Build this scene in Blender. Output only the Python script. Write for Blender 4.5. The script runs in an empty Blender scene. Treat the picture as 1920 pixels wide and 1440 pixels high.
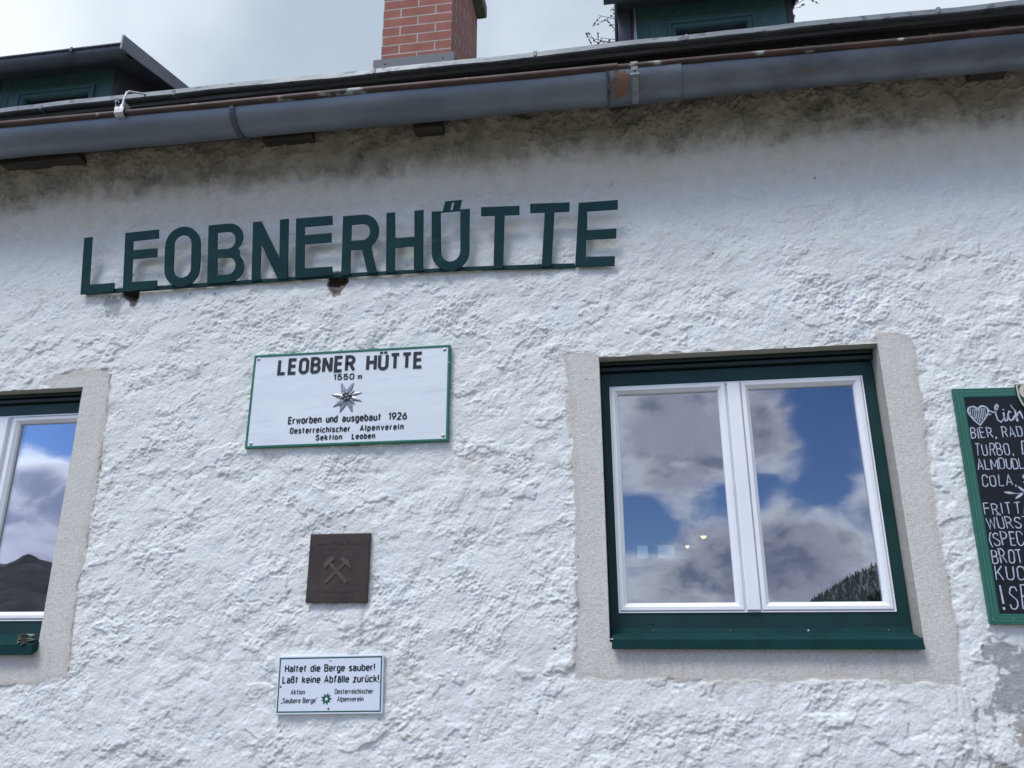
import bpy, bmesh, math, random
import numpy as np
from mathutils import Vector, Matrix
R = math.radians
C = bpy.context.scene.collection
scene = bpy.context.scene

# ------------------------------------------------------------------ camera
cam_d = bpy.data.cameras.new('camera')
cam = bpy.data.objects.new('camera', cam_d); C.objects.link(cam)
yaw, pitch, roll = R(-8.4756), R(17.654), R(-0.1203)
fwd = Vector((math.sin(yaw)*math.cos(pitch), math.cos(yaw)*math.cos(pitch), math.sin(pitch)))
rgt = Vector((math.cos(yaw), -math.sin(yaw), 0)); upv = rgt.cross(fwd)
r2 = rgt*math.cos(roll) + upv*math.sin(roll); u2 = -rgt*math.sin(roll) + upv*math.cos(roll)
m = Matrix((r2, u2, -fwd)).transposed().to_4x4(); m.translation = Vector((0, -3.0, 1.62))
cam.matrix_world = m
cam_d.sensor_width = 36; cam_d.lens = 1446.65/1920*36
cam_d.clip_start = 0.05; cam_d.clip_end = 30000
scene.camera = cam
scene.view_settings.view_transform = 'Standard'; scene.view_settings.look = 'None'
scene.view_settings.gamma = 1; scene.view_settings.exposure = 0.14

# ------------------------------------------------------------------ light
SUN_AZ, SUN_EL = R(-30), R(57)      # azimuth measured from -Y (in front of the wall), negative = left
sd = Vector((math.sin(SUN_AZ)*math.cos(SUN_EL), -math.cos(SUN_AZ)*math.cos(SUN_EL), math.sin(SUN_EL)))
sun_d = bpy.data.lights.new('sun', 'SUN'); sun = bpy.data.objects.new('sun', sun_d); C.objects.link(sun)
sun_d.energy = 2.1; sun_d.angle = R(20); sun_d.color = (.99, .99, .945)
sun.rotation_euler = sd.to_track_quat('Z', 'Y').to_euler()
sun.location = (0, -8, 12)

world = bpy.data.worlds.new('World'); scene.world = world; world.use_nodes = True
class NT:
    """small node-tree builder"""
    def __init__(s, tree): s.t = tree; s.n = tree.nodes; s.l = tree.links
    def node(s, kind, **kw):
        n = s.n.new(kind)
        for k, v in kw.items(): setattr(n, k, v)
        return n
    def put(s, sock, v):
        if isinstance(v, bpy.types.NodeSocket): s.l.new(v, sock)
        elif v is not None: sock.default_value = v
    def math(s, op, a, b=None, c=None, clamp=False):
        n = s.node('ShaderNodeMath', operation=op, use_clamp=clamp)
        for i, v in enumerate((a, b, c)):
            if v is not None: s.put(n.inputs[i], v)
        return n.outputs[0]
    def vmath(s, op, a, b=None):
        n = s.node('ShaderNodeVectorMath', operation=op)
        s.put(n.inputs[0], a)
        if b is not None: s.put(n.inputs[1], b)
        return n.outputs['Value'] if op in ('DOT_PRODUCT', 'LENGTH', 'DISTANCE') else n.outputs[0]
    def noise(s, vec, scale, detail=4, rough=.5, dist=0):
        n = s.node('ShaderNodeTexNoise'); s.put(n.inputs['Vector'], vec)
        n.inputs['Scale'].default_value = scale; n.inputs['Detail'].default_value = detail
        n.inputs['Roughness'].default_value = rough; n.inputs['Distortion'].default_value = dist
        return n.outputs['Fac']
    def ramp(s, v, a, b, lo=0., hi=1., kind='SMOOTHSTEP'):
        n = s.node('ShaderNodeMapRange', interpolation_type=kind)
        s.put(n.inputs[0], v)
        for i, x in enumerate((a, b, lo, hi)): n.inputs[i+1].default_value = x
        return n.outputs[0]
    def node_xyz(s, v):
        n = s.node('ShaderNodeCombineXYZ')
        for i in range(3): s.put(n.inputs[i], v)
        return n.outputs[0]
    def mix(s, f, a, b):
        n = s.node('ShaderNodeMix', data_type='RGBA')
        s.put(n.inputs[0], f)
        for sock, v in ((n.inputs[6], a), (n.inputs[7], b)):
            if isinstance(v, (tuple, list)): v = (*v[:3], 1)
            s.put(sock, v)
        return n.outputs[2]

def build_sky():
    w = NT(world.node_tree); w.n.clear()
    out = w.node('ShaderNodeOutputWorld'); bg = w.node('ShaderNodeBackground'); w.l.new(bg.outputs[0], out.inputs[0])
    K = 0.1; bg.inputs[1].default_value = K
    sky = w.node('ShaderNodeTexSky', sky_type='NISHITA'); sky.sun_disc = False
    sky.sun_elevation = SUN_EL
    sky.sun_rotation = math.atan2(sd.x, sd.y)
    sky.altitude = 1550; sky.air_density = 1.0; sky.dust_density = .6; sky.ozone_density = 2.0
    d = w.node('ShaderNodeTexCoord').outputs['Generated']
    sep = w.node('ShaderNodeSeparateXYZ'); w.l.new(d, sep.inputs[0])
    x, y, z = sep.outputs
    squash = w.vmath('MULTIPLY', d, (1, 1, 1.6))
    warp = w.node('ShaderNodeTexNoise'); w.put(warp.inputs['Vector'], squash); warp.inputs['Scale'].default_value = 7; warp.inputs['Detail'].default_value = 3
    sq = w.vmath('ADD', squash, w.vmath('MULTIPLY', w.vmath('SUBTRACT', warp.outputs['Color'], (.5, .5, .5)), (.10, .10, .10)))
    n1 = w.noise(sq, 5.5, 10, .57)
    n2 = w.noise(w.vmath('ADD', sq, (3.1, 7.7, 1.3)), 15, 8, .55)
    def blob(az, el, rad, amp):
        a, e = R(az), R(el)
        c = (math.sin(a)*math.cos(e), -math.cos(a)*math.cos(e), math.sin(e))
        dist = w.vmath('DISTANCE', d, c)
        return w.ramp(dist, 0, R(rad), amp, 0)
    bias = None
    for b in SKY_BLOBS:
        v = blob(*b); bias = v if bias is None else w.math('ADD', bias, v)
    dens = w.math('ADD', w.math('ADD', w.math('MULTIPLY', w.math('SUBTRACT', n1, .5), 2.1), w.math('MULTIPLY', w.math('SUBTRACT', n2, .5), .7)), bias)
    # closed cloud deck overhead and behind the house, broken cumulus in front of it
    back = w.ramp(w.math('ADD', y, w.math('MULTIPLY', z, .75)), -.30, .30)
    low = w.ramp(z, .0, .12, .12, 0)
    dens = w.math('ADD', dens, low)
    mask = w.ramp(dens, -.20, .34)
    thick = w.ramp(dens, .02, .62)
    lit = w.ramp(w.math('ADD', w.noise(w.vmath('ADD', sq, (0.3, 1.1, 2.2)), 12, 9, .64), w.math('MULTIPLY', w.math('SUBTRACT', n2, .5), -.5)), .40, .62)
    cum = w.mix(thick, CUM_WHITE, CUM_GREY)
    cum = w.mix(w.math('MULTIPLY', lit, .9), cum, CUM_MID)
    blue = w.vmath('MULTIPLY', sky.outputs[0], SKY_TINT)
    front = w.mix(mask, blue, cum)
    side = w.ramp(x, -.75, -.25, 1.75, 1)                                          # sunlit cloud bank to the left
    front = w.vmath('MULTIPLY', front, w.node_xyz(side))
    nb = w.noise(d, 2.6, 6, .5)
    whitish = w.math('MAXIMUM', w.ramp(w.math('ADD', w.vmath('DISTANCE', d, DIR_LEFT), w.math('MULTIPLY', nb, -.25)), -.1, .20, 1, 0), w.ramp(w.math('ADD', w.vmath('DISTANCE', d, DIR_RIGHT), w.math('MULTIPLY', nb, -.25)), -.1, .42, .5, 0))
    deck = w.mix(w.ramp(nb, .36, .66), DECK_DARK, DECK_LIGHT)
    deck = w.mix(whitish, deck, DECK_WHITE)
    veil = w.ramp(w.vmath('DISTANCE', d, tuple(sd)), .0, .75, 1.2, 0)      # the sun stands behind the cloud deck
    gl = w.node('ShaderNodeMix', data_type='RGBA', blend_type='ADD'); gl.inputs[0].default_value = 1
    w.l.new(deck, gl.inputs[6]); w.l.new(w.vmath('MULTIPLY', deck, w.vmath('MULTIPLY', (1, 1, 1), w.node_xyz(veil))), gl.inputs[7])
    deck = gl.outputs[2]
    col = w.mix(back, front, deck)
    w.l.new(col, bg.inputs[0])
# cloud banks: azimuth (0 = straight in front of the wall, + = right), elevation, angular radius, amount
SKY_BLOBS = [(-41, 4.5, 7, .50), (-40.5, 8.5, 3.5, .30), (-40, 15, 6, -.55), (-60, 10, 15, .2), (3, 14, 9, .68), (1.0, 7.4, 3.0, -.55), (4, 3, 8, .40), (7, 8.6, 3.2, -.40),
             (15.5, 13.5, 5.5, -.60), (10, 13.4, 3.6, .45), (12, 4.0, 5.4, .50), (13.5, 9.6, 3.4, -.50), (9.5, 9.6, 2.6, -.55), (-20, 20, 14, -.3), (35, 18, 16, .2)]
CUM_WHITE = (14.5, 15.2, 17); CUM_GREY = (3.2, 3.7, 5.8); CUM_MID = (7.0, 7.3, 9.5)
SKY_TINT = (.66, .80, 1.18)
DECK_DARK = (4.3, 5.15, 6.2); DECK_LIGHT = (6.3, 7.1, 8.1); DECK_WHITE = (9.0, 9.7, 10.4)
def _dir(az, el):
    a, e = R(az), R(el); return (math.sin(a)*math.cos(e), math.cos(a)*math.cos(e), math.sin(e))
DIR_LEFT = _dir(-51, 35); DIR_RIGHT = _dir(27, 38)
build_sky()

# ------------------------------------------------------------------ helpers
def tag(o, label=None, cat=None, group=None, kind=None):
    if label: o['label'] = label
    if cat: o['category'] = cat
    if group: o['group'] = group
    if kind: o['kind'] = kind
    return o
def empty(name, loc=(0, 0, 0), rot=(0, 0, 0)):
    o = bpy.data.objects.new(name, None); C.objects.link(o); o.location = loc; o.rotation_euler = rot
    o.empty_display_size = .1
    return o
def link(name, me, mat, parent=None):
    o = bpy.data.objects.new(name, me); C.objects.link(o)
    if mat is not None: me.materials.append(mat)
    if parent is not None: o.parent = parent
    return o
class MB:
    """collects shapes for one mesh object"""
    def __init__(s): s.v = []; s.f = []; s.sm = []
    def add(s, vs, fs, smooth=False):
        b = len(s.v); s.v += [tuple(v) for v in vs]
        for f in fs: s.f.append([i+b for i in f]); s.sm.append(smooth)
        return s
    def box(s, x0, x1, y0, y1, z0, z1):
        vs = [(x, y, z) for x in (x0, x1) for y in (y0, y1) for z in (z0, z1)]
        return s.add(vs, [(0, 1, 3, 2), (4, 6, 7, 5), (0, 4, 5, 1), (2, 3, 7, 6), (0, 2, 6, 4), (1, 5, 7, 3)])
    def bbox(s, x0, x1, y0, y1, z0, z1, b=.003):
        """box with bevelled edges"""
        bm = bmesh.new()
        vs = [bm.verts.new((x, y, z)) for x in (x0, x1) for y in (y0, y1) for z in (z0, z1)]
        for f in [(0, 1, 3, 2), (4, 6, 7, 5), (0, 4, 5, 1), (2, 3, 7, 6), (0, 2, 6, 4), (1, 5, 7, 3)]: bm.faces.new([vs[i] for i in f])
        bmesh.ops.bevel(bm, geom=bm.edges[:], offset=b, segments=2, affect='EDGES', profile=.5)
        bm.verts.index_update()
        s.add([v.co for v in bm.verts], [[v.index for v in f.verts] for f in bm.faces]); bm.free()
        return s
    def prism(s, poly, y0, y1):
        """closed polygon in x,z pushed from y0 (front) to y1"""
        n = len(poly)
        s.add([(x, y0, z) for x, z in poly] + [(x, y1, z) for x, z in poly],
              [list(range(n))[::-1], list(range(n, 2*n))] + [(i, (i+1) % n, n+(i+1) % n, n+i) for i in range(n)])
        return s
    def extrude_x(s, poly, x0, x1, smooth=False):
        n = len(poly)
        s.add([(x0, y, z) for y, z in poly] + [(x1, y, z) for y, z in poly], [list(range(n)), list(range(n, 2*n))[::-1]])
        s.add([(x0, y, z) for y, z in poly] + [(x1, y, z) for y, z in poly], [(i, n+i, n+(i+1) % n, (i+1) % n) for i in range(n)], smooth)
        return s
    def tube(s, pts, r, n=10, caps=True, smooth=True):
        pts = [Vector(p) for p in pts]; rr = r if isinstance(r, (list, tuple)) else [r]*len(pts)
        rings = []; up = None
        for i, p in enumerate(pts):
            t = (pts[min(i+1, len(pts)-1)] - pts[max(i-1, 0)]).normalized()
            if up is None:
                up = Vector((0, 0, 1)) if abs(t.z) < .9 else Vector((0, 1, 0))
            a = t.cross(up).normalized(); b = a.cross(t).normalized(); up = b
            rings.append([p + (a*math.cos(2*math.pi*k/n) + b*math.sin(2*math.pi*k/n))*rr[i] for k in range(n)])
        vs = [v for q in rings for v in q]; fs = []
        for i in range(len(rings)-1):
            for k in range(n): fs.append((i*n+k, i*n+(k+1) % n, (i+1)*n+(k+1) % n, (i+1)*n+k))
        s.add(vs, fs, smooth)
        if caps: s.add(rings[0], [list(range(n))[::-1]]); s.add(rings[-1], [list(range(n))])
        return s
    def ring(s, x0, x1, z0, z1, prof):
        """mitred rectangular frame: prof = list of (inset, y), from the outer back to the inner back"""
        vs = []; fs = []; m = len(prof)
        for i, y in prof: vs += [(x0+i, y, z0+i), (x1-i, y, z0+i), (x1-i, y, z1-i), (x0+i, y, z1-i)]
        for j in range(m-1):
            for k in range(4): fs.append((j*4+k, j*4+(k+1) % 4, (j+1)*4+(k+1) % 4, (j+1)*4+k))
        return s.add(vs, fs)
    def dome(s, c, r, h, n=10, m=4, axis=(0, -1, 0)):
        """button with its top along axis"""
        ax = Vector(axis).normalized(); a = ax.orthogonal().normalized(); b = ax.cross(a); c = Vector(c)
        vs = []; fs = []
        for j in range(m):
            t = math.pi/2*j/m
            vs += [c + (a*math.cos(2*math.pi*k/n)+b*math.sin(2*math.pi*k/n))*r*math.cos(t) + ax*h*math.sin(t) for k in range(n)]
        vs.append(c+ax*h)
        for j in range(m-1):
            for k in range(n): fs.append((j*n+k, j*n+(k+1) % n, (j+1)*n+(k+1) % n, (j+1)*n+k))
        for k in range(n): fs.append(((m-1)*n+k, (m-1)*n+(k+1) % n, m*n))
        return s.add(vs, fs, True)
    def build(s, name, mat, parent=None, bevel=0):
        me = bpy.data.meshes.new(name); me.from_pydata(s.v, [], s.f); me.update()
        me.polygons.foreach_set('use_smooth', s.sm)
        bm = bmesh.new(); bm.from_mesh(me); bmesh.ops.recalc_face_normals(bm, faces=bm.faces); bm.to_mesh(me); bm.free()
        return link(name, me, mat, parent)
def np_mesh(name, verts, quads, mat, parent, smooth=True):
    me = bpy.data.meshes.new(name); n = len(verts); q = len(quads)
    me.vertices.add(n); me.vertices.foreach_set('co', np.ascontiguousarray(verts, dtype=np.float32).ravel())
    me.loops.add(q*4); me.loops.foreach_set('vertex_index', np.ascontiguousarray(quads, dtype=np.int32).ravel())
    me.polygons.add(q); me.polygons.foreach_set('loop_start', np.arange(0, q*4, 4, dtype=np.int32))
    me.polygons.foreach_set('use_smooth', np.full(q, smooth))
    me.update(calc_edges=True); me.validate()
    return link(name, me, mat, parent)
def outline_mesh(name, outer, holes, thick, mat, parent, bevel=.0012):
    """flat plate cut to an outline with holes; local x right, z up, front at -y"""
    cu = bpy.data.curves.new(name, 'CURVE'); cu.dimensions = '2D'; cu.fill_mode = 'BOTH'
    cu.extrude = thick/2-bevel; cu.bevel_depth = bevel; cu.bevel_resolution = 0; cu.offset = -bevel
    for loop in [outer]+list(holes):
        lp = []
        for p in loop:
            if not lp or math.hypot(p[0]-lp[-1][0], p[1]-lp[-1][1]) > .0015: lp.append(p)
        if math.hypot(lp[0][0]-lp[-1][0], lp[0][1]-lp[-1][1]) < .0015: lp.pop()
        loop = lp
        sp = cu.splines.new('POLY'); sp.points.add(len(loop)-1); sp.use_cyclic_u = True
        for p, (x, y) in zip(sp.points, loop): p.co = (x, y, 0, 1)
    tmp = bpy.data.objects.new(name, cu); C.objects.link(tmp)
    dg = bpy.context.evaluated_depsgraph_get()
    me = bpy.data.meshes.new_from_object(tmp.evaluated_get(dg))
    bpy.data.objects.remove(tmp); bpy.data.curves.remove(cu)
    me.transform(Matrix.Rotation(R(90), 4, 'X')); me.name = name
    me.materials.clear()
    return link(name, me, mat, parent)
def arc(cx, cy, rx, ry, a0, a1, n=10):
    return [(cx+rx*math.cos(R(a0+(a1-a0)*i/n)), cy+ry*math.sin(R(a0+(a1-a0)*i/n))) for i in range(n+1)]

# ------------------------------------------------------------------ materials
def material(name, base, rough=.6, metal=0., var=None, vscale=6., vlo=.35, vhi=.65, bump=0., bscale=60., bdist=.004, spec=.5, detail=5, specks=None, sscale=40, slo=.68, shi=.74, stretch=None):
    mt = bpy.data.materials.new(name); mt.use_nodes = True
    t = NT(mt.node_tree); p = mt.node_tree.nodes['Principled BSDF']
    p.inputs['Roughness'].default_value = rough; p.inputs['Metallic'].default_value = metal
    p.inputs['Specular IOR Level'].default_value = spec
    co = t.node('ShaderNodeTexCoord').outputs['Object']
    if stretch: co = t.vmath('MULTIPLY', co, stretch)
    col = None
    if var is not None:
        col = t.mix(t.ramp(t.noise(co, vscale, detail, .6), vlo, vhi), base, var)
    if specks is not None:
        col = t.mix(t.ramp(t.noise(co, sscale, 3, .5), slo, shi), col if col is not None else base, specks)
    if col is not None: t.l.new(col, p.inputs['Base Color'])
    else: p.inputs['Base Color'].default_value = (*base, 1)
    if bump:
        b = t.node('ShaderNodeBump'); b.inputs['Strength'].default_value = bump; b.inputs['Distance'].default_value = bdist
        t.put(b.inputs['Height'], t.noise(co, bscale, 5, .6)); t.l.new(b.outputs[0], p.inputs['Normal'])
    return mt
M = {}
M['green'] = material('green_paint', (.006, .036, .036), .45, var=(.008, .044, .044), vscale=9, bump=.08, bscale=25, spec=.3, specks=(.02, .06, .055), sscale=90, slo=.74, shi=.78)
M['dormer_green'] = material('dormer_green_paint', (.048, .108, .112), .6, var=(.062, .125, .125), vscale=9, spec=.3)
M['green_dark'] = material('dark_green_paint', (.005, .020, .020), .5, var=(.007, .026, .026), vscale=9)
M['letter_green'] = material('letter_green_paint', (.009, .048, .052), .6, spec=.18, var=(.007, .038, .042), vscale=7, bump=.06, bscale=40, specks=(.018, .066, .070), sscale=22, slo=.60, shi=.72)
M['white_pvc'] = material('white_plastic', (.86, .87, .89), .3, var=(.82, .83, .86), vscale=4, spec=.5)
M['seal'] = material('black_rubber_seal', (.02, .02, .022), .6)
M['zinc'] = material('weathered_zinc', (.15, .172, .205), .45, .35, var=(.20, .225, .262), vscale=5, bump=.12, bscale=14, bdist=.006, specks=(.22, .24, .27), sscale=30, slo=.70, shi=.80, stretch=(.5, 1, 1))
M['zinc_new'] = material('zinc_patched', (.115, .13, .155), .45, .4, var=(.18, .20, .23), vscale=8, bump=.15, bscale=10, bdist=.008, specks=(.20, .13, .11), sscale=9, slo=.62, shi=.74, stretch=(.6, 1, 1))
M['zinc_dark'] = material('dark_zinc', (.075, .085, .10), .5, .4, var=(.11, .12, .14), vscale=7, bump=.1, bscale=12)
M['zinc_light'] = material('light_zinc_edge', (.165, .18, .195), .5, .35, var=(.23, .245, .26), vscale=10, bump=.3, bscale=40, specks=(.10, .11, .12), sscale=35, slo=.56, shi=.66, stretch=(.5, 1, 1))
M['bracket'] = material('bracket_steel', (.26, .28, .29), .5, .3, var=(.17, .18, .19), vscale=25)
M['solder'] = material('dark_solder', (.025, .025, .028), .7, var=(.10, .11, .12), vscale=45)
M['slate_sheet'] = material('dark_flashing_sheet', (.050, .060, .085), .55, var=(.062, .072, .098), vscale=6)
M['sill_green'] = material('sill_green_paint', (.006, .036, .036), .7, var=(.009, .046, .046), vscale=7, spec=.12, specks=(.03, .07, .065), sscale=70, slo=.74, shi=.77)
M['copper_old'] = material('rusty_bead', (.085, .042, .032), .6, .2, var=(.045, .026, .022), vscale=11, bump=.2, bscale=60, specks=(.30, .33, .31), sscale=13, slo=.60, shi=.68, stretch=(.6, 1, 1))
M['rust'] = material('orange_rust', (.21, .105, .068), .7, .1, var=(.085, .075, .075), vscale=22, vlo=.42, vhi=.58)
M['timber'] = material('dark_weathered_timber', (.028, .020, .015), .8, var=(.05, .037, .028), vscale=14, bump=.5, bscale=30, stretch=(.25, 1, 4))
M['fascia'] = material('dark_fascia', (.035, .033, .035), .7, var=(.055, .05, .05), vscale=8)
M['roofing'] = material('grey_roofing', (.10, .105, .115), .7, var=(.13, .135, .14), vscale=3, bump=.2, bscale=20)
M['cheek'] = material('dark_cheek', (.035, .032, .037), .6, var=(.05, .045, .05), vscale=6)
M['concrete'] = material('mossy_concrete', (.20, .205, .17), .9, var=(.10, .11, .07), vscale=14, bump=.5, bscale=40)
M['interior'] = material('interior_wall', (.22, .17, .12), .9)
M['galv'] = material('galvanised_steel', (.46, .47, .47), .42, .6, var=(.58, .58, .56), vscale=30)
M['wire'] = material('pale_wire', (.62, .62, .58), .4, .2)
M['bolt'] = material('dark_bolt', (.09, .09, .13), .4, .7)
M['sign_white'] = material('sign_white', (.70, .745, .79), .42, var=(.76, .80, .84), vscale=5, specks=(.64, .68, .74), sscale=12, slo=.55, shi=.75, stretch=(.35, 1, 3), bump=.05, bscale=20)
M['enamel'] = material('white_enamel', (.70, .75, .84), .22, var=(.74, .79, .87), vscale=3)
M['sign_green'] = material('sign_green_edge', (.015, .14, .095), .45, var=(.02, .17, .115), vscale=20, specks=(.5, .6, .58), sscale=60, slo=.70, shi=.73)
M['enamel_green'] = material('enamel_green', (.012, .10, .075), .3)
M['ink'] = material('black_sign_paint', (.010, .011, .016), .45)
M['pewter'] = material('pewter', (.24, .25, .28), .38, .75, var=(.34, .35, .38), vscale=40)
M['pewter_dark'] = material('dark_pewter', (.12, .13, .13), .35, .8, var=(.26, .27, .27), vscale=90)
M['screw'] = material('screw_steel', (.45, .45, .48), .3, .8)
M['bronze'] = material('dark_bronze', (.046, .032, .029), .45, .3, var=(.068, .047, .038), vscale=9, bump=.2, bscale=90, bdist=.002, specks=(.075, .050, .032), sscale=7, slo=.58, shi=.74)
M['bronze_hi'] = material('worn_bronze', (.125, .088, .068), .45, .3, var=(.095, .068, .054), vscale=22)
M['board_green'] = material('board_green', (.012, .115, .085), .5, var=(.016, .135, .10), vscale=6, specks=(.25, .32, .26), sscale=70, slo=.74, shi=.76)
M['slate'] = material('black_chalk_surface', (.008, .011, .017), .6, var=(.014, .017, .024), spec=.25, vscale=5)
M['chalk'] = material('white_chalk', (.50, .56, .66), .9, var=(.34, .39, .49), vscale=60, vlo=.4, vhi=.7)
M['gold_line'] = material('pale_gold_line', (.13, .22, .13), .5)
M['cream'] = material('cream_print', (.58, .54, .44), .5)
M['shield_green'] = material('dark_shield_green', (.010, .050, .045), .4)
M['board_edge'] = material('pale_board_edge', (.45, .38, .30), .7)
M['shade'] = material('tan_lamp_shade', (.40, .28, .17), .7)
M['needles'] = material('larch_needles', (.05, .075, .035), .8, var=(.075, .10, .045), vscale=3)
M['bark'] = material('brown_bark', (.055, .038, .028), .9, bump=.5, bscale=12)
M['forest'] = material('conifer_green', (.024, .034, .022), .85, var=(.036, .048, .030), vscale=.15)
M['forest_hazed'] = material('hazed_conifers', (.17, .20, .215), .9, var=(.22, .25, .26), vscale=.03)  # distance haze put into the conifer colour as a paler tone
M['grass'] = material('meadow_grass', (.075, .12, .035), .9, var=(.11, .13, .055), vscale=.7, specks=(.20, .18, .14), sscale=.25, slo=.58, shi=.66)
M['rock'] = material('mountain_rock', (.036, .038, .054), .95, var=(.078, .077, .092), vscale=.012, detail=9, specks=(.034, .037, .040), sscale=.006, slo=.45, shi=.6)
def glow(name, col, s):
    mt = bpy.data.materials.new(name); mt.use_nodes = True; p = mt.node_tree.nodes['Principled BSDF']
    p.inputs['Base Color'].default_value = (*col, 1); p.inputs['Emission Color'].default_value = (*col, 1); p.inputs['Emission Strength'].default_value = s
    return mt
M['bulb'] = glow('lit_bulb', (1, .78, .42), 2.2)
def make_glass(name, base_refl, tint):
    mt = bpy.data.materials.new(name); mt.use_nodes = True; t = NT(mt.node_tree); t.n.clear()
    out = t.node('ShaderNodeOutputMaterial'); mx = t.node('ShaderNodeMixShader')
    tr = t.node('ShaderNodeBsdfTransparent'); gl = t.node('ShaderNodeBsdfGlossy')
    tr.inputs[0].default_value = (*tint, 1); gl.inputs['Roughness'].default_value = 0; gl.inputs[0].default_value = (.96, .97, 1, 1)
    fr = t.node('ShaderNodeFresnel'); fr.inputs[0].default_value = 1.45
    co = t.node('ShaderNodeTexCoord').outputs['Object']
    b = t.node('ShaderNodeBump'); b.inputs['Strength'].default_value = .05; b.inputs['Distance'].default_value = .01
    t.put(b.inputs['Height'], t.noise(co, 3.5, 1)); t.l.new(b.outputs[0], gl.inputs['Normal'])
    t.put(mx.inputs[0], t.math('ADD', t.math('MULTIPLY', fr.outputs[0], 1.6), base_refl, clamp=True))
    t.l.new(tr.outputs[0], mx.inputs[1]); t.l.new(gl.outputs[0], mx.inputs[2]); t.l.new(mx.outputs[0], out.inputs[0])
    return mt
M['glass'] = make_glass('window_glass', .18, (.78, .82, .82))
def make_brick():
    mt = bpy.data.materials.new('red_brick'); mt.use_nodes = True; t = NT(mt.node_tree); p = mt.node_tree.nodes['Principled BSDF']
    co = t.node('ShaderNodeTexCoord').outputs['Object']
    s = t.node('ShaderNodeSeparateXYZ'); t.l.new(co, s.inputs[0])
    u = t.math('ADD', s.outputs[0], t.math('ADD', s.outputs[1], -1.8+1.607+2.85))
    cb = t.node('ShaderNodeCombineXYZ'); t.put(cb.inputs[0], u); t.put(cb.inputs[1], t.math('ADD', s.outputs[2], -6.368+.0877*40))
    bk = t.node('ShaderNodeTexBrick'); t.l.new(cb.outputs[0], bk.inputs['Vector'])
    bk.offset = .5; bk.inputs['Scale'].default_value = 1
    bk.inputs['Brick Width'].default_value = .285; bk.inputs['Row Height'].default_value = .0877
    bk.inputs['Mortar Size'].default_value = .0062; bk.inputs['Mortar Smooth'].default_value = .15; bk.inputs['Bias'].default_value = 0
    bk.inputs['Color1'].default_value = (.32, .105, .075, 1); bk.inputs['Color2'].default_value = (.27, .084, .062, 1)
    bk.inputs['Mortar'].default_value = (.40, .38, .355, 1)
    dirt = t.mix(t.ramp(t.noise(co, 9, 6), .3, .75), (1, 1, 1), (.80, .76, .76))
    mm = t.node('ShaderNodeMix', data_type='RGBA', blend_type='MULTIPLY'); mm.inputs[0].default_value = 1
    t.l.new(bk.outputs[0], mm.inputs[6]); t.l.new(dirt, mm.inputs[7]); t.l.new(mm.outputs[2], p.inputs['Base Color'])
    p.inputs['Roughness'].default_value = .8
    b = t.node('ShaderNodeBump'); b.inputs['Strength'].default_value = .7; b.inputs['Distance'].default_value = .006; b.invert = True
    t.put(b.inputs['Height'], t.math('ADD', bk.outputs['Fac'], t.math('MULTIPLY', t.noise(co, 60, 4), .25))); t.l.new(b.outputs[0], p.inputs['Normal'])
    return mt
M['brick'] = make_brick()
def make_plaster(name, fine, fscale, fdist):
    """colour comes from the wall's own paint map; fine grain as bump"""
    mt = bpy.data.materials.new(name); mt.use_nodes = True; t = NT(mt.node_tree); p = mt.node_tree.nodes['Principled BSDF']
    at = t.node('ShaderNodeAttribute', attribute_name='paint')
    co = t.node('ShaderNodeTexCoord').outputs['Object']
    g = t.mix(t.ramp(t.noise(co, 34, 5, .65), .35, .75), (1, 1, 1), (.93, .925, .915))
    mm = t.node('ShaderNodeMix', data_type='RGBA', blend_type='MULTIPLY'); mm.inputs[0].default_value = 1
    t.l.new(at.outputs['Color'], mm.inputs[6]); t.l.new(g, mm.inputs[7])
    t.l.new(mm.outputs[2], p.inputs['Base Color'])
    p.inputs['Roughness'].default_value = .9; p.inputs['Specular IOR Level'].default_value = .25
    b = t.node('ShaderNodeBump'); b.inputs['Strength'].default_value = fine; b.inputs['Distance'].default_value = fdist
    t.put(b.inputs['Height'], t.noise(co, fscale, 4, .65)); t.l.new(b.outputs[0], p.inputs['Normal'])
    return mt
M['wall'] = make_plaster('roughcast_paint', .8, 105, .005)
M['surround'] = make_plaster('grey_sand_plaster', .9, 190, .0045)
M['outer_wall'] = material('plain_white_roughcast', (.74, .75, .76), .9, var=(.66, .67, .68), vscale=5, bump=.9, bscale=45, bdist=.012)

# ------------------------------------------------------------------ house
house = tag(empty('house'), 'white roughcast mountain hut with green window frames, red chimney and zinc gutter', 'house')

# numpy noise ---------------------------------------------------------
_rng = np.random.RandomState(7)
PERM = np.concatenate([_rng.permutation(256)]*3)
GA = _rng.rand(256)*2*np.pi; GX, GZ = np.cos(GA), np.sin(GA)
def perlin(x, z, seed=0):
    xi = np.floor(x).astype(np.int32); zi = np.floor(z).astype(np.int32); xf = x-xi; zf = z-zi
    u = xf*xf*xf*(xf*(xf*6-15)+10); v = zf*zf*zf*(zf*(zf*6-15)+10)
    def g(i, j):
        h = PERM[(PERM[(xi+i+seed*37) & 255]+zi+j+seed*11) & 255]
        return GX[h]*(xf-i)+GZ[h]*(zf-j)
    a = g(0, 0); b = g(1, 0); c = g(0, 1); d = g(1, 1)
    return ((a+u*(b-a))+v*((c+u*(d-c))-(a+u*(b-a))))*1.5
def fbm(x, z, seed=0, oct=4, gain=.5):
    s = 0; a = 1; t = 0
    for o in range(oct): s = s+a*perlin(x*2**o, z*2**o, seed+o); t += a; a *= gain
    return s/t
def sstep(x, a, b):
    t = np.clip((x-a)/(b-a), 0, 1); return t*t*(3-2*t)
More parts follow.
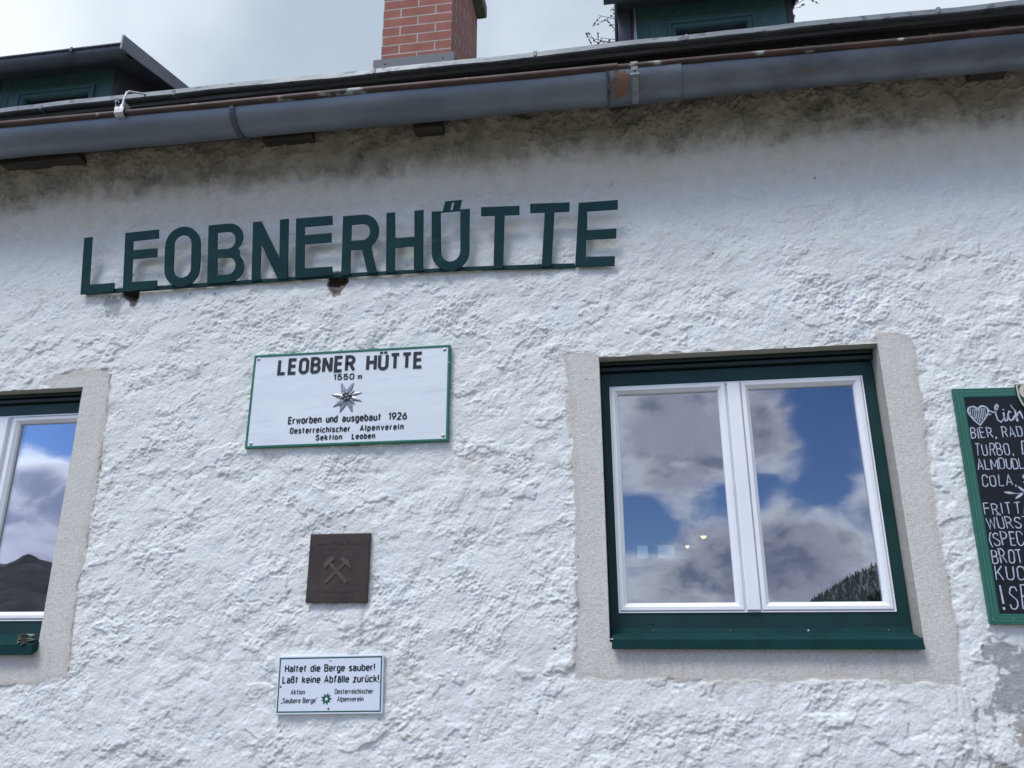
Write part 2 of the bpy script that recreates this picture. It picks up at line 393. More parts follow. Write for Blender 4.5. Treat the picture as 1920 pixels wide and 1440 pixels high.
def polydist(x, z, poly):
    """signed distance to a polygon, positive inside"""
    p = np.array(poly); n = len(p)
    best = np.full(x.shape, 1e9); inside = np.zeros(x.shape, bool)
    for i in range(n):
        a = p[i]; b = p[(i+1) % n]; e = b-a
        t = np.clip(((x-a[0])*e[0]+(z-a[1])*e[1])/(e@e+1e-12), 0, 1)
        best = np.minimum(best, np.hypot(x-a[0]-t*e[0], z-a[1]-t*e[1]))
        c = ((a[1] > z) != (b[1] > z))
        with np.errstate(divide='ignore', invalid='ignore'):
            xx = a[0]+(z-a[1])*e[0]/(e[1] if abs(e[1]) > 1e-9 else 1e-9)
        inside ^= c & (x < xx)
    return np.where(inside, best, -best)
COVE = np.array([(0.0, 0.0), (3.42, 0.0), (3.47, .006), (3.52, .022), (3.55, .030), (3.60, .034), (3.635, .042), (3.68, .062), (3.74, .095), (3.80, .122), (3.88, .152), (3.96, .170)])
def cove(z): return np.interp(z, COVE[:, 0], COVE[:, 1])
WIN_R = (-.087, .995, 1.576, 2.682); WIN_L = (-3.28, -2.405, 1.556, 2.668)
SURR_R = [(-.232, 2.70), (-.222, 2.62), (-.208, 2.3), (-.205, 2.1), (-.203, 1.77), (-.217, 1.454), (-.1, 1.447), (.203, 1.444), (.568, 1.447), (.92, 1.45), (1.088, 1.432), (1.108, 1.56), (1.110, 1.671), (1.104, 1.946), (1.117, 2.341), (1.127, 2.682), (1.087, 2.722), (1.003, 2.722), (.996, 2.683), (-.087, 2.684), (-.10, 2.705)]
SURR_L = [(-2.56, 2.667), (-2.62, 2.70), (-2.54, 2.742), (-2.40, 2.752), (-2.303, 2.755), (-2.276, 2.713), (-2.258, 2.357), (-2.256, 1.989), (-2.265, 1.836), (-2.250, 1.441), (-2.401, 1.412), (-2.543, 1.406), (-3.45, 1.41), (-3.43, 2.667)]
PEEL = [[(1.169, 1.554), (1.212, 1.586), (1.238, 1.576), (1.278, 1.561), (1.36, 1.556), (1.50, 1.54), (1.62, 1.47), (1.60, 1.38), (1.45, 1.36), (1.274, 1.352), (1.224, 1.351), (1.181, 1.348), (1.145, 1.341), (1.15, 1.36), (1.172, 1.376), (1.179, 1.399), (1.199, 1.422), (1.203, 1.451), (1.218, 1.465), (1.253, 1.478), (1.237, 1.494), (1.202, 1.501), (1.195, 1.517), (1.172, 1.517)],
        [(1.207, 1.31), (1.228, 1.319), (1.248, 1.345), (1.33, 1.345), (1.45, 1.32), (1.42, 1.22), (1.30, 1.20), (1.252, 1.238), (1.238, 1.253), (1.21, 1.259), (1.223, 1.275), (1.247, 1.288), (1.225, 1.304)],
        [(1.141, 1.211), (1.172, 1.206), (1.189, 1.197), (1.24, 1.185), (1.25, 1.10), (1.12, 1.12)],
        [(1.121, 1.392), (1.144, 1.392), (1.143, 1.379), (1.123, 1.366)],
        [(1.176, 1.464), (1.198, 1.476), (1.215, 1.474), (1.205, 1.463), (1.181, 1.458)],
        [(1.161, 1.322), (1.18, 1.341), (1.197, 1.343), (1.191, 1.328), (1.173, 1.319)],
        [(1.126, 1.365), (1.133, 1.36), (1.128, 1.33), (1.119, 1.318)], [(1.168, 1.31), (1.177, 1.305), (1.172, 1.29), (1.165, 1.297)], [(1.138, 1.278), (1.149, 1.282), (1.150, 1.27), (1.14, 1.268)]]
PATCH_GREY = [(-2.387, 3.106), (-2.283, 3.105), (-2.268, 3.076), (-2.273, 3.04), (-2.304, 3.006), (-2.32, 2.992), (-2.357, 3.016), (-2.359, 3.053)]
HOLES = [[(-2.294, 3.14), (-2.205, 3.135), (-2.2, 3.086), (-2.205, 3.05), (-2.218, 3.04), (-2.240, 3.050), (-2.246, 3.078), (-2.284, 3.106)],
         [(-1.279, 3.150), (-1.183, 3.150), (-1.185, 3.098), (-1.199, 3.075), (-1.211, 3.054), (-1.216, 3.033), (-1.231, 3.034), (-1.245, 3.027), (-1.265, 3.05), (-1.28, 3.083), (-1.284, 3.101)]]
CRACKS = [[(-2.278, 2.72), (-2.262, 2.45), (-2.256, 2.2), (-2.262, 2.02), (-2.255, 1.9), (-2.270, 1.80), (-2.262, 1.62), (-2.248, 1.46)],
          [(1.071, 1.41), (1.068, 1.273), (1.062, 1.16)], [(1.110, 1.424), (1.114, 1.305), (1.107, 1.16)], [(1.112, 1.33), (1.116, 1.242), (1.135, 1.22)], [(1.044, 1.404), (1.045, 1.372)], [(1.092, 1.41), (1.093, 1.36)],
          ]
def segdist(x, z, line):
    best = np.full(x.shape, 1e9)
    for (ax, az), (bx, bz) in zip(line[:-1], line[1:]):
        ex, ez = bx-ax, bz-az
        t = np.clip(((x-ax)*ex+(z-az)*ez)/(ex*ex+ez*ez), 0, 1)
        best = np.minimum(best, np.hypot(x-ax-t*ex, z-az-t*ez))
    return best

def build_wall():
    S = .004
    xs = np.arange(-4.9, 3.1+S/2, S); zs = np.arange(.8, 3.96+S/2, S)
    def snap(a, vals):
        for v in vals: a[np.argmin(np.abs(a-v))] = v
    snap(xs, (WIN_R[0], WIN_R[1], WIN_L[0], WIN_L[1])); snap(zs, (WIN_R[2], WIN_R[3], WIN_L[2], WIN_L[3]))
    X, Z = np.meshgrid(xs, zs); nx, nz = len(xs), len(zs)
    # ragged signed distances to the plaster bands
    wob = fbm(X*22, Z*22, 3, 3)*.010+fbm(X*5, Z*5, 5, 2)*.008
    def band(poly, x0, x1, z0, z1):
        d = np.full(X.shape, -1.0); k = (X > x0) & (X < x1) & (Z > z0) & (Z < z1)
        d[k] = polydist(X[k], Z[k], poly)+wob[k]*1.2; return d
    dR = band(SURR_R, -.5, 1.4, 1.2, 2.95); dL = band(SURR_L, -3.9, -2.0, 1.2, 2.95)
    ds = np.maximum(dR, dL)
    surr = sstep(ds, -.003, .004)
    # roughcast relief --------------------------------------------------
    ca, sa = math.cos(R(22)), math.sin(R(22))
    U = (X*ca+Z*sa); V = (-X*sa+Z*ca)
    wx = fbm(X*9, Z*9, 11, 3); wz = fbm(X*9, Z*9, 17, 3)
    rough = np.clip(.42+1.7*fbm(X*2.1, Z*2.6, 21, 4, .6), .06, 1.1)
    upper = 1-.45*sstep(Z, 2.95, 3.25)*(1-.55*sstep(Z, 3.52, 3.64))
    rough *= upper
    rough *= 1-.5*sstep(X, 1.12, 1.25)*sstep(-Z, -1.75, -1.45)
    h = fbm(X*1.7, Z*1.7, 2, 3)*.009
    Ux, Vx = U+wx*.010, V+wz*.010
    def terrace(v, st):
        f = v/st; fl = np.floor(f); fr = f-fl
        return fl+sstep(fr, .80, 1.0)*.8+.2*fr
    v1 = fbm(Ux*7, Vx*9.2, 31, 5, .60); v2 = fbm(Ux*21, Vx*26, 37, 4, .60)
    n2 = fbm(Ux*40, Vx*50, 41, 3, .62); n3 = fbm(Ux*95, Vx*112, 51, 2, .6); n4 = perlin(X*165, Z*175, 57)
    lay = terrace(v1, .23)                                # coats of plaster thrown over each other: flats with broken edges
    flat = sstep(fbm(X*5.0, Z*6.0, 53, 4), -.06, .16)     # trowelled-off patches
    crag = terrace(v2+.25*n3, .20)
    cr = rough*(1-.75*flat)
    h += upper*(lay*.0030*(1-.55*flat)+v1*.0020)
    h += (.10+.90*cr)*crag*.0015*upper
    h += cr*(sstep(n2+.4*n3, .0, .14)*.0020+n3*.0019+n4*.0008)
    h += (1-cr)*(fbm(U*16, V*34, 61, 3)*.0013+n3*.0005)+.0045*sstep(fbm(X*3.1+3, Z*4.4, 63, 5, .6), .20, .225)*upper
    lump = sstep(fbm(X*26+wx, Z*30+wz, 71, 3), .02, .25)
    h += sstep(Z, 3.50, 3.66)*(lump*.006+fbm(X*7, Z*7, 73, 3)*.012)   # lumpy cornice
    for x0, x1, z0, z1, top in ((-1.60, -.69, 2.33, 2.79, .006), (-1.27, -1.01, 1.71, 2.0, .004), (-1.37, -.92, 1.30, 1.55, .004), (1.19, 1.9, 1.60, 2.50, .006)):
        inside = sstep(np.minimum(np.minimum(X-x0, x1-X), np.minimum(Z-z0, z1-Z)), -.02, .0)   # boards hang on the high spots
        h = h*(1-inside)+np.minimum(h, top)*inside
    hs = fbm(X*60, Z*60, 81, 3)*.0011+fbm(X*6, Z*6, 83, 2)*.0025       # fine sand plaster of the bands
    H = h*(1-surr)+(hs-.001)*surr
    # paint -------------------------------------------------------------
    col = np.empty(X.shape+(3,))
    col[:] = (.785, .802, .780)
    tone = sstep(fbm(X*3.1, Z*3.1, 91, 4), -.1, .45)[..., None]
    col = col*(1-tone*.5)+np.array((.75, .74, .715))*tone*.5
    grime = (sstep(fbm(U*9+wx, V*16+wz, 95, 4), .22, .42)*sstep(fbm(X*1.6, Z*1.6, 97, 2), .0, .3))[..., None]
    col = col*(1-grime*.45)+np.array((.52, .47, .42))*grime*.45
    patch = sstep(fbm(X*7+wz, Z*7+wx, 99, 3), .30, .34)[..., None]      # touched-up daubs of whitewash
    col = col*(1-patch*.6)+np.array((.78, .80, .83))*patch*.6
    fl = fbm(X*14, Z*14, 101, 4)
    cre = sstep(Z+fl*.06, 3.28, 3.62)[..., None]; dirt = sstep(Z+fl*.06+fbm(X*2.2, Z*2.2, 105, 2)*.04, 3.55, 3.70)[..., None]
    col = col*(1-cre*.8)+np.array((.60, .55, .46))*cre*.8  # cream paint, carried further down to warm the eaves shade by colour
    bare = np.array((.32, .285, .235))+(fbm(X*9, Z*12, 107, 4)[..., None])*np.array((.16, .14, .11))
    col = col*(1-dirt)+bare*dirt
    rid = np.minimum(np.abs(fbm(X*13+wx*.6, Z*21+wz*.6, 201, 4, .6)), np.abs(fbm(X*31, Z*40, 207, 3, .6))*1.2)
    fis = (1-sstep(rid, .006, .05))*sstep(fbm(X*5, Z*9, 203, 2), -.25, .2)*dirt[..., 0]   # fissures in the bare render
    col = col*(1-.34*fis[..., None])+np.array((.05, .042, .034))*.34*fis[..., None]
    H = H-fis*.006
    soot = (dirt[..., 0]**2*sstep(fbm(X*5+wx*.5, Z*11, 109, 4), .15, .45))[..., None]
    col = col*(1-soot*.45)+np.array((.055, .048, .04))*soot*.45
    sc = np.array((.66, .642, .605))+fbm(X*110, Z*110, 111, 2)[..., None]*np.array((.15, .15, .15))
    run = (sstep(fbm(X*34, Z*2.2, 221, 3), .05, .4)*sstep(-Z, -1.56, -1.50))[..., None]
    sc = sc*(1-run*.22)+np.array((.42, .40, .36))*run*.22
    stain = sstep(-ds+fbm(X*9, Z*9, 113, 3)*.02, -.035, -.004)[..., None]
    sc = sc*(1-stain*.3)+np.array((.50, .43, .36))*stain*.3
    col = col*(1-surr[..., None])+np.clip(sc, .05, .9)*surr[..., None]
    halo = (sstep(ds, -.018, -.004)*(1-surr)*sstep(fbm(X*12, Z*12, 115, 3), -.1, .3))[..., None]
    col = col*(1-halo*.6)+np.array((.50, .44, .38))*halo*.6
    # places where the paint has come off -----------------------------------
    def blend(poly, c, a, drop, wobble=.022):
        nonlocal col, H
        p = np.array(poly); k = (X > p[:, 0].min()-.05) & (X < p[:, 0].max()+.05) & (Z > p[:, 1].min()-.05) & (Z < p[:, 1].max()+.05)
        d = polydist(X[k], Z[k], poly)+fbm(X[k]*38, Z[k]*38, 121, 3)*wobble
        mk = sstep(d, -.0015, .0025)*a
        cc = np.array(c)+fbm(X[k]*25, Z[k]*40, 123, 4)[..., None]*.10
        spot = sstep(fbm(X[k]*45, Z[k]*45, 125, 2), .26, .33)[..., None]*np.clip(1-sstep(d, .01, .03), .25, 1)[..., None]
        cc = cc*(1-spot)+np.array((.72, .72, .72))*spot
        col[k] = col[k]*(1-mk[..., None])+np.clip(cc, .02, .9)*mk[..., None]
        H[k] = H[k]*(1-.75*mk)-drop*mk
    for i, p in enumerate(PEEL): blend(p, (.37, .375, .38) if i == 0 else (.40, .385, .36), 1, .0016)
    blend(PATCH_GREY, (.40, .42, .44), .9, .002)
    for p in HOLES:
        q = np.array(p); k = (X > q[:, 0].min()-.03) & (X < q[:, 0].max()+.03) & (Z > q[:, 1].min()-.03) & (Z < q[:, 1].max()+.03)
        d = polydist(X[k], Z[k], p)+fbm(X[k]*50, Z[k]*50, 131, 3)*.007
        mk = sstep(d, -.002, .003)
        cc = np.array((.33, .29, .24))+fbm(X[k]*45, Z[k]*45, 133, 4)[..., None]*.22
        old = sstep(Z[k]+fbm(X[k]*30, Z[k]*30, 135, 3)*.02, 3.082, 3.095)[..., None]
        cc = cc*(1-old)+np.array((.05, .038, .031))*old
        col[k] = col[k]*(1-mk[..., None])+np.clip(cc, .02, .8)*mk[..., None]
        H[k] = H[k]*(1-mk)-np.clip(d*.9, 0, .022)*mk-old[..., 0]*mk*.012
    for i, l in enumerate(CRACKS):
        q = np.array(l); k = (X > q[:, 0].min()-.05) & (X < q[:, 0].max()+.05) & (Z > q[:, 1].min()-.05) & (Z < q[:, 1].max()+.05)
        d = segdist(X[k]+fbm(X[k]*20, Z[k]*20, 141+i, 3)*.012, Z[k]+fbm(X[k]*20, Z[k]*20, 151+i, 3)*.012, l)
        g = (1-sstep(d, .001, .0045))*(1 if i == 0 else .55)*sstep(fbm(X[k]*7, Z[k]*7, 143, 2), -.55, -.1)
        col[k] = col[k]*(1-.6*g[..., None])+np.array((.36, .28, .22))*.6*g[..., None]
        H[k] -= g*.004
    # an ochre water run below the plaque
    k = (X > -1.16) & (X < -.98) & (Z > 1.53) & (Z < 1.74)
    g = sstep(1-np.abs(X[k]+1.035+fbm(X[k]*9, Z[k]*9, 161, 2)*.01)/  .018, 0, 1)*.55*sstep(Z[k], 1.53, 1.60)
    col[k] = col[k]*(1-g[..., None])+np.array((.42, .40, .37))*g[..., None]
    # small dark pits
    rs = np.random.RandomState(3)
    for _ in range(70):
        px, pz = rs.uniform(-3, 1.9), rs.uniform(1.1, 3.5); rr = rs.uniform(.002, .005)
        i0, j0 = int((px-xs[0])/S), int((pz-zs[0])/S)
        sl = (slice(max(j0-3, 0), j0+4), slice(max(i0-3, 0), i0+4))
        g = (1-sstep(np.hypot(X[sl]-px, (Z[sl]-pz)), rr*.5, rr*1.5))
        col[sl] = col[sl]*(1-.8*g[..., None])+np.array((.08, .065, .055))*.8*g[..., None]; H[sl] -= g*.003
    Y = -H-cove(Z)
    # keep the opening edges tidy on the three plastered sides
    xm = (xs[:-1]+xs[1:])/2; zm = (zs[:-1]+zs[1:])/2
    XM, ZM = np.meshgrid(xm, zm)
    hole = np.zeros(XM.shape, bool)
    for w in (WIN_R, WIN_L): hole |= (XM > w[0]) & (XM < w[1]) & (ZM > w[2]) & (ZM < w[3])
    dm = (ds[:-1, :-1]+ds[1:, :-1]+ds[:-1, 1:]+ds[1:, 1:])/4
    idx = np.arange(nx*nz).reshape(nz, nx)
    quads = np.stack([idx[:-1, :-1], idx[:-1, 1:], idx[1:, 1:], idx[1:, :-1]], -1)
    P = np.stack([X, Y, Z], -1).reshape(-1, 3); CL = col.reshape(-1, 3)
    def emit(name, sel, mat, extra=None):
        q = quads[sel].reshape(-1, 4); used, inv = np.unique(q, return_inverse=True)
        v = P[used]; c = CL[used]; q = inv.reshape(-1, 4)
        if extra:
            ev, ec, eq = extra; q = np.concatenate([q, eq+len(v)]); v = np.concatenate([v, ev]); c = np.concatenate([c, ec])
        o = np_mesh(name, v, q, mat, house)
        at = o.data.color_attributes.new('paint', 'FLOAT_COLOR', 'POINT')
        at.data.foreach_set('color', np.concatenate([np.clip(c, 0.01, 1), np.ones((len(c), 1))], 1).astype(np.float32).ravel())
        return o
    def reveal(w, depth):
        """the plastered returns of an opening, joined to the wall's own edge"""
        vs = []; cs = []; qs = []; nb = 0
        i0, i1 = np.argmin(np.abs(xs-w[0])), np.argmin(np.abs(xs-w[1])); j0, j1 = np.argmin(np.abs(zs-w[2])), np.argmin(np.abs(zs-w[3]))
        lines = [[(j, i0) for j in range(j0, j1+1)], [(j, i1) for j in range(j0, j1+1)], [(j0, i) for i in range(i0, i1+1)], [(j1, i) for i in range(i0, i1+1)]]
        ny = 9
        for li, ln in enumerate(lines):
            a = np.array([P[idx[j, i]] for j, i in ln]); n = len(a)
            for t in range(ny):
                f = t/(ny-1); b = a.copy(); b[:, 1] = a[:, 1]*(1-f)+depth*f
                nn = fbm(a[:, 0]*30+a[:, 2]*30+li*7, np.full(n, t*.9), 171, 3)*.0022*(1 if 0 < t else 0)
                if li < 2: b[:, 0] += nn
                else: b[:, 2] += nn
                vs.append(b); cs.append(np.tile((.48, .465, .42), (n, 1))+nn[:, None]*18)
            I = np.arange(n*ny).reshape(ny, n)+nb
            qs.append(np.stack([I[:-1, :-1], I[:-1, 1:], I[1:, 1:], I[1:, :-1]], -1).reshape(-1, 4)); nb += n*ny
        return np.concatenate(vs), np.concatenate(cs), np.concatenate(qs)
    keep = ~hole
    sR = keep & (dm > 0) & (XM > -1); sL = keep & (dm > 0) & (XM < -1)
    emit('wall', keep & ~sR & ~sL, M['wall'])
    emit('window_surround', sR, M['surround'], reveal(WIN_R, .15))
    emit('window_surround', sL, M['surround'], reveal(WIN_L, .15))
build_wall()

# rest of the masonry: the wall carries on past the picture, the other walls close the house
mb = MB()
for x0, x1, z0, z1 in ((-7.5, -4.9, 0, 3.96), (3.1, 7.0, 0, 3.96), (-4.9, 3.1, 0, .8)):
    mb.box(x0, x1, -.003, .30, z0, z1)
mb.box(-7.5, -7.2, .302, 6.5, 0, 4.1); mb.box(6.7, 7.0, .302, 6.5, 0, 4.1)
hx = [(-7.2, .089), (.215, .330), (.522, 6.7)]
for a, b in hx: mb.box(a, b, 6.3, 6.5, 0, 4.1)
for a, b in ((.089, .215), (.330, .522)): mb.box(a, b, 6.3, 6.5, 0, 2.405); mb.box(a, b, 6.3, 6.5, 2.572, 4.1)
mb.build('masonry', M['outer_wall'], house)
for a, b in ((.089, .215), (.330, .522)): MB().box(a-.02, b+.02, 6.27, 6.275, 2.39, 2.59).build('dimming_pane', M['glass'], house)  # panes added to dim the daylight through the back openings
mb = MB(); mb.box(-7.19, 6.69, .32, 6.28, 2.95, 3.0); mb.box(-7.19, 6.69, .32, 6.28, .55, .6)
mb.box(-1.6, -1.5, .32, 6.28, .6, 2.95); mb.box(2.6, 2.7, .32, 6.28, .6, 2.95)
mb.build('interior_room', M['interior'], house)
mb = MB()                                     # inner leaf of the front wall around the two openings
for a, b in ((-7.2, -3.33), (-2.35, -.14), (1.05, 6.7)): mb.box(a, b, .17, .30, .8 if -3.9 < a < 2 else .8, 3.9)
for w in (WIN_L, WIN_R):
    x0, x1 = (-3.33, -2.35) if w is WIN_L else (-.14, 1.05)
    mb.box(x0, x1, .17, .30, .8, w[2]-.05); mb.box(x0, x1, .17, .30, w[3]+.05, 3.9)
mb.build('inner_wall', M['interior'], house)

# roof ------------------------------------------------------------------
SL = .75
def roof_z(y): return 3.985+SL*(y+.26)
mb = MB(); mb.extrude_x([(-.238, roof_z(-.238)-.022), (3.4, roof_z(3.4)), (7.06, roof_z(-.26)), (7.06, roof_z(-.26)-.06), (3.4, roof_z(3.4)-.06), (-.10, roof_z(-.10)-.06), (-.236, roof_z(-.236)-.040)], -7.7, 7.2)
roof = mb.build('roof', M['roofing'], house)
mb = MB(); rnd = random.Random(4)             # folded sheet edge, slightly wavy, with lap joints
xs_ = [-7.7+.1*i for i in range(150)]
pr = [(-.17, .058), (-.235, .018), (-.268, .013), (-.277, .009), (-.279, -.016), (-.272, -.019), (-.17, .012)]
rows = []
for x in xs_:
    dz = .0035*math.sin(x*2.3)+.0022*math.sin(x*7.1+1)+.0012*math.sin(x*17)+(.010-.0095*(x+2.9)/4.5)+rnd.uniform(-.001, .001)
    rows.append([(x, y, 3.985+z+dz) for y, z in pr])
n = len(pr)
mb.add([v for q in rows for v in q], [(i*n+k, i*n+(k+1) % n, (i+1)*n+(k+1) % n, (i+1)*n+k) for i in range(len(rows)-1) for k in range(n)], False)
for x in (-2.66, -1.98, -1.02, -.30, .34, 1.33): mb.bbox(x-.010, x+.006, -.2815, -.25, 3.970, 4.0, .004)
mb.build('roof_edge', M['zinc_light'], roof)
mb = MB(); mb.box(-7.6, 7.1, -.168, -.140, 3.80, 4.030); mb.build('fascia', M['fascia'], house)
for x0, x1, z0 in ((-2.93, -2.51, 3.775), (-1.587, -1.345, 3.772), (-.868, -.735, 3.752), (.006, .087, 3.786), (1.46, 1.60, 3.768)):
    MB().bbox(x0, x1, -.166, .12, z0-.006, 3.93, .004).build('rafter', M['timber'], house)

# gutter ------------------------------------------------------------------
GC = -.250; GR = .090
def gz(x): return 3.846-.0115*(x+2.8)         # it falls gently to the right
def gutter_piece(x0, x1, r, mat, name, parent, lift=0):
    mb = MB(); n = 22; rows = []
    k = max(2, int((x1-x0)/.08))
    for i in range(k+1):
        x = x0+(x1-x0)*i/k; rr = r+.0012*math.sin(x*5.3)+.0008*math.sin(x*13+2)
        rows.append([(x, GC-rr*math.cos(math.pi*j/n), gz(x)+lift-rr*math.sin(math.pi*j/n)) for j in range(n+1)] +
                    [(x, GC-(rr-.003)*math.cos(math.pi*j/n), gz(x)+lift-(rr-.003)*math.sin(math.pi*j/n)) for j in range(n, -1, -1)])
    m = len(rows[0])
    mb.add([v for q in rows for v in q], [(i*m+a, i*m+(a+1) % m, (i+1)*m+(a+1) % m, (i+1)*m+a) for i in range(k) for a in range(m)], True)
    mb.add(rows[0], [(a, a+1, m-2-a, m-1-a) for a in range(n)]); mb.add(rows[-1], [(a, a+1, m-2-a, m-1-a) for a in range(n)])
    return mb.build(name, mat, parent)
gutter = gutter_piece(-7.7, .02, GR, M['zinc'], 'gutter', house)
gutter_piece(.005, .30, GR+.0035, M['zinc_new'], 'gutter_joint', gutter)
gutter_piece(.28, 7.2, GR-.004, M['zinc_new'], 'gutter_length', gutter)
def strap(x0, x1, a0, a1, r, name, mat, t=.003):
    mb = MB(); k = 14; rows = []
    for i in range(k+1):
        a = R(a0+(a1-a0)*i/k)
        for rr in (r, r+t):
            for x in (x0, x1): rows.append((x, GC-rr*math.cos(a), gz(x0)-rr*math.sin(a)))
    fs = []
    for i in range(k):
        b = i*4; fs += [(b, b+1, b+5, b+4), (b+2, b+6, b+7, b+3), (b, b+4, b+6, b+2), (b+1, b+3, b+7, b+5)]
    fs += [(0, 2, 3, 1), (k*4, k*4+1, k*4+3, k*4+2)]
    mb.add(rows, fs); return mb
sp = strap(-1.655, -1.632, -14, 118, GR+.004, 'gutter_bracket', M['zinc_light'])
sp.dome((-1.6435, GC-GR-.005, gz(-1.64)-.022), .006, .003); sp.build('gutter_bracket', M['zinc_dark'], gutter)
sp = strap(.098, .126, -12, 100, GR+.006, 'gutter_bracket', M['zinc_light'])
sp.dome((.112, GC-GR-.008, gz(.1)-.020), .007, .004); sp.box(.094, .130, GC-GR-.012, GC-GR-.007, gz(.1)-.046, gz(.1)-.038)
sp.build('gutter_bracket', M['bracket'], gutter)
sp = strap(-.002, .009, 2, 120, GR+.005, 'solder_seam', M['solder']); sp.build('solder_seam', M['solder'], gutter)
mb = MB()
mb.tube([(x, -.343, gz(x)+.006+.0015*math.sin(x*4)) for x in [-7.7+.12*i for i in range(65)]+[.045]], .0145, 12)
mb.tube([(x, -.340, gz(x)+.004+.0015*math.sin(x*4)) for x in [.04+.12*i for i in range(60)]], .0125, 12)
mb.build('gutter_bead', M['copper_old'], gutter)
# rust blotches are paint-thin scale on the joint
def scale_patch(x0, x1, a0, a1, seed, name, mat):
    mb = MB(); rs = random.Random(seed); na, nx_ = 26, 26; r = GR+.0052
    keep = {}
    for i in range(nx_):
        for j in range(na):
            u, v = (i+.5)/nx_*2-1, (j+.5)/na*2-1
            nn = float(fbm(np.array([u*1.9+seed]), np.array([v*1.9]), 7, 3)[0])
            keep[i, j] = (u*u+v*v) < .75+nn*2.0
    vs = {}; L = []; F = []
    def vid(i, j):
        if (i, j) not in vs:
            x = x0+(x1-x0)*i/nx_; a = R(a0+(a1-a0)*j/na)
            vs[i, j] = len(L); L.append((x, GC-r*math.cos(a), gz(x)-r*math.sin(a)))
        return vs[i, j]
    for (i, j), k in keep.items():
        if k: F.append((vid(i, j), vid(i+1, j), vid(i+1, j+1), vid(i, j+1)))
    mb.add(L, F, True); return mb.build(name, mat, gutter)
scale_patch(.014, .096, -2, 78, 6, 'rust_patch', M['rust'])

# dormers --------------------------------------------------------------------
def dormer(x0, x1, wx0, wx1, wz, trim_left, over):
    yf = .80
    def dz(y): return 5.165+.24*(y-.60)
    mb = MB(); mb.box(x0, wx0, yf, yf+.03, 4.6, 5.30); mb.box(wx1, x1, yf, yf+.03, 4.6, 5.30)
    mb.box(wx0, wx1, yf, yf+.03, wz, 5.30); mb.box(wx0, wx1, yf, yf+.03, 4.6, 4.70)
    mb.box(wx0, wx1, yf-.004, yf-.0005, wz+.045, 5.10)
    for x in (x0+.03, x0+.07): mb.box(x-.0015, x+.0015, yf-.003, yf-.0003, 4.7, 5.05)
    d = mb.build('dormer', M['dormer_green'], house)
    for i in range(9): MB().dome((x0+.06+(x1-x0-.12)*i/8, yf-.004, wz+.062), .0032, .002, 8, 3).build('screw', M['screw'], d)
    for z in (4.92, 4.98):
        for x in (wx0-.052, wx1+.052): MB().dome((x, yf, z), .0032, .002, 8, 3).build('screw', M['screw'], d)
    for xa, xb in ((x0-.035, x0-.002), (x1+.002, x1+.035)):
        poly = [(yf-.004, 4.55), (yf-.004, dz(yf)-.03), (1.62, dz(1.62)-.03), (1.62, roof_z(1.62)-.2)]
        MB().extrude_x(poly, xa, xb).build('dormer_cheek', M['cheek'], d)
    xr0, xr1 = x0-.115, x1+over
    mb = MB(); mb.extrude_x([(.60, dz(.60)-.045), (.60, dz(.60)), (1.75, dz(1.75)), (1.75, dz(1.75)-.045)], xr0, xr1)
    rf = mb.build('dormer_roof', M['zinc_dark'], d)
    for xa, xb in ((xr0-.012, xr0+.0), (xr1-.0, xr1+.012)):      # verge flashings with a little upstand
        MB().extrude_x([(.545, dz(.545)-.075), (.545, dz(.545)+.03), (1.75, dz(1.75)+.03), (1.75, dz(1.75)-.055)], xa, xb).build('verge_flashing', M['zinc'], rf)
    mb = MB()                                                     # small half-round gutter along its eave
    c, r, n = (.64, dz(.6)-.018), .055, 14
    out = [(c[0]-r*math.cos(math.pi*j/n), c[1]-r*math.sin(math.pi*j/n)) for j in range(n+1)]
    inn = [(c[0]-(r-.003)*math.cos(math.pi*j/n), c[1]-(r-.003)*math.sin(math.pi*j/n)) for j in range(n, -1, -1)]
    xg0 = x0-.19
    mb.extrude_x(out+inn, xg0, xr1-.012, True)
    mb.extrude_x(out, xr1-.030, xr1-.028); mb.extrude_x(out, xg0+.016, xg0+.018)
    mb.tube([(xg0, c[0]-r-.003, c[1]+.004), (xr1-.012, c[0]-r-.003, c[1]+.004)], .008, 8)
    mb.bbox(x1-.16, x1-.145, c[0]-r-.014, c[0]-r+.006, c[1]-.02, c[1]+.014, .002)
    mb.build('dormer_gutter', M['zinc_dark'], d)
    mb = MB(); mb.ring(wx0, wx1, 4.70, wz, [(0, yf+.03), (0, yf-.016), (.016, yf-.016), (.019, yf-.004), (.040, yf-.004), (.046, yf+.008), (.046, yf+.03)])
    fr = mb.build('dormer_window', M['dormer_green'], d)
    MB().box(wx0+.045, wx1-.045, yf+.018, yf+.022, 4.745, wz-.045).build('pane', M['glass'], fr)
    MB().box(wx0-.005, wx1+.005, yf+.026, yf+.40, 4.69, wz+.02).build('dark_attic', M['seal'], d) if False else None
    mb = MB(); mb.box(x0-.02, x1+.02, 1.30, 1.33, 4.5, 5.2); mb.build('attic_wall', M['timber'], d)
    if trim_left:
        MB().bbox(x0-.110, x0-.037, yf-.010, yf+.05, 4.6, 5.22, .003).build('corner_board', M['slate_sheet'], d)
        mb = MB(); mb.prism([(x0-.034, 4.6), (x0-.003, 4.6), (x0-.003, 5.19), (x0-.012, 5.19)], yf-.008, yf-.0045); mb.build('corner_strip', M['galv'], d)
        mb = MB(); mb.bbox(wx0+.03, wx1-.03, yf-.03, yf-.006, 4.885, 4.912, .003); mb.build('window_sill', M['galv'], d)
    return d
dormer(-4.05, -3.212, -3.90, -3.335, 5.045, False, .215)
dormer(.190, 1.045, .368, .868, 5.036, True, .075)

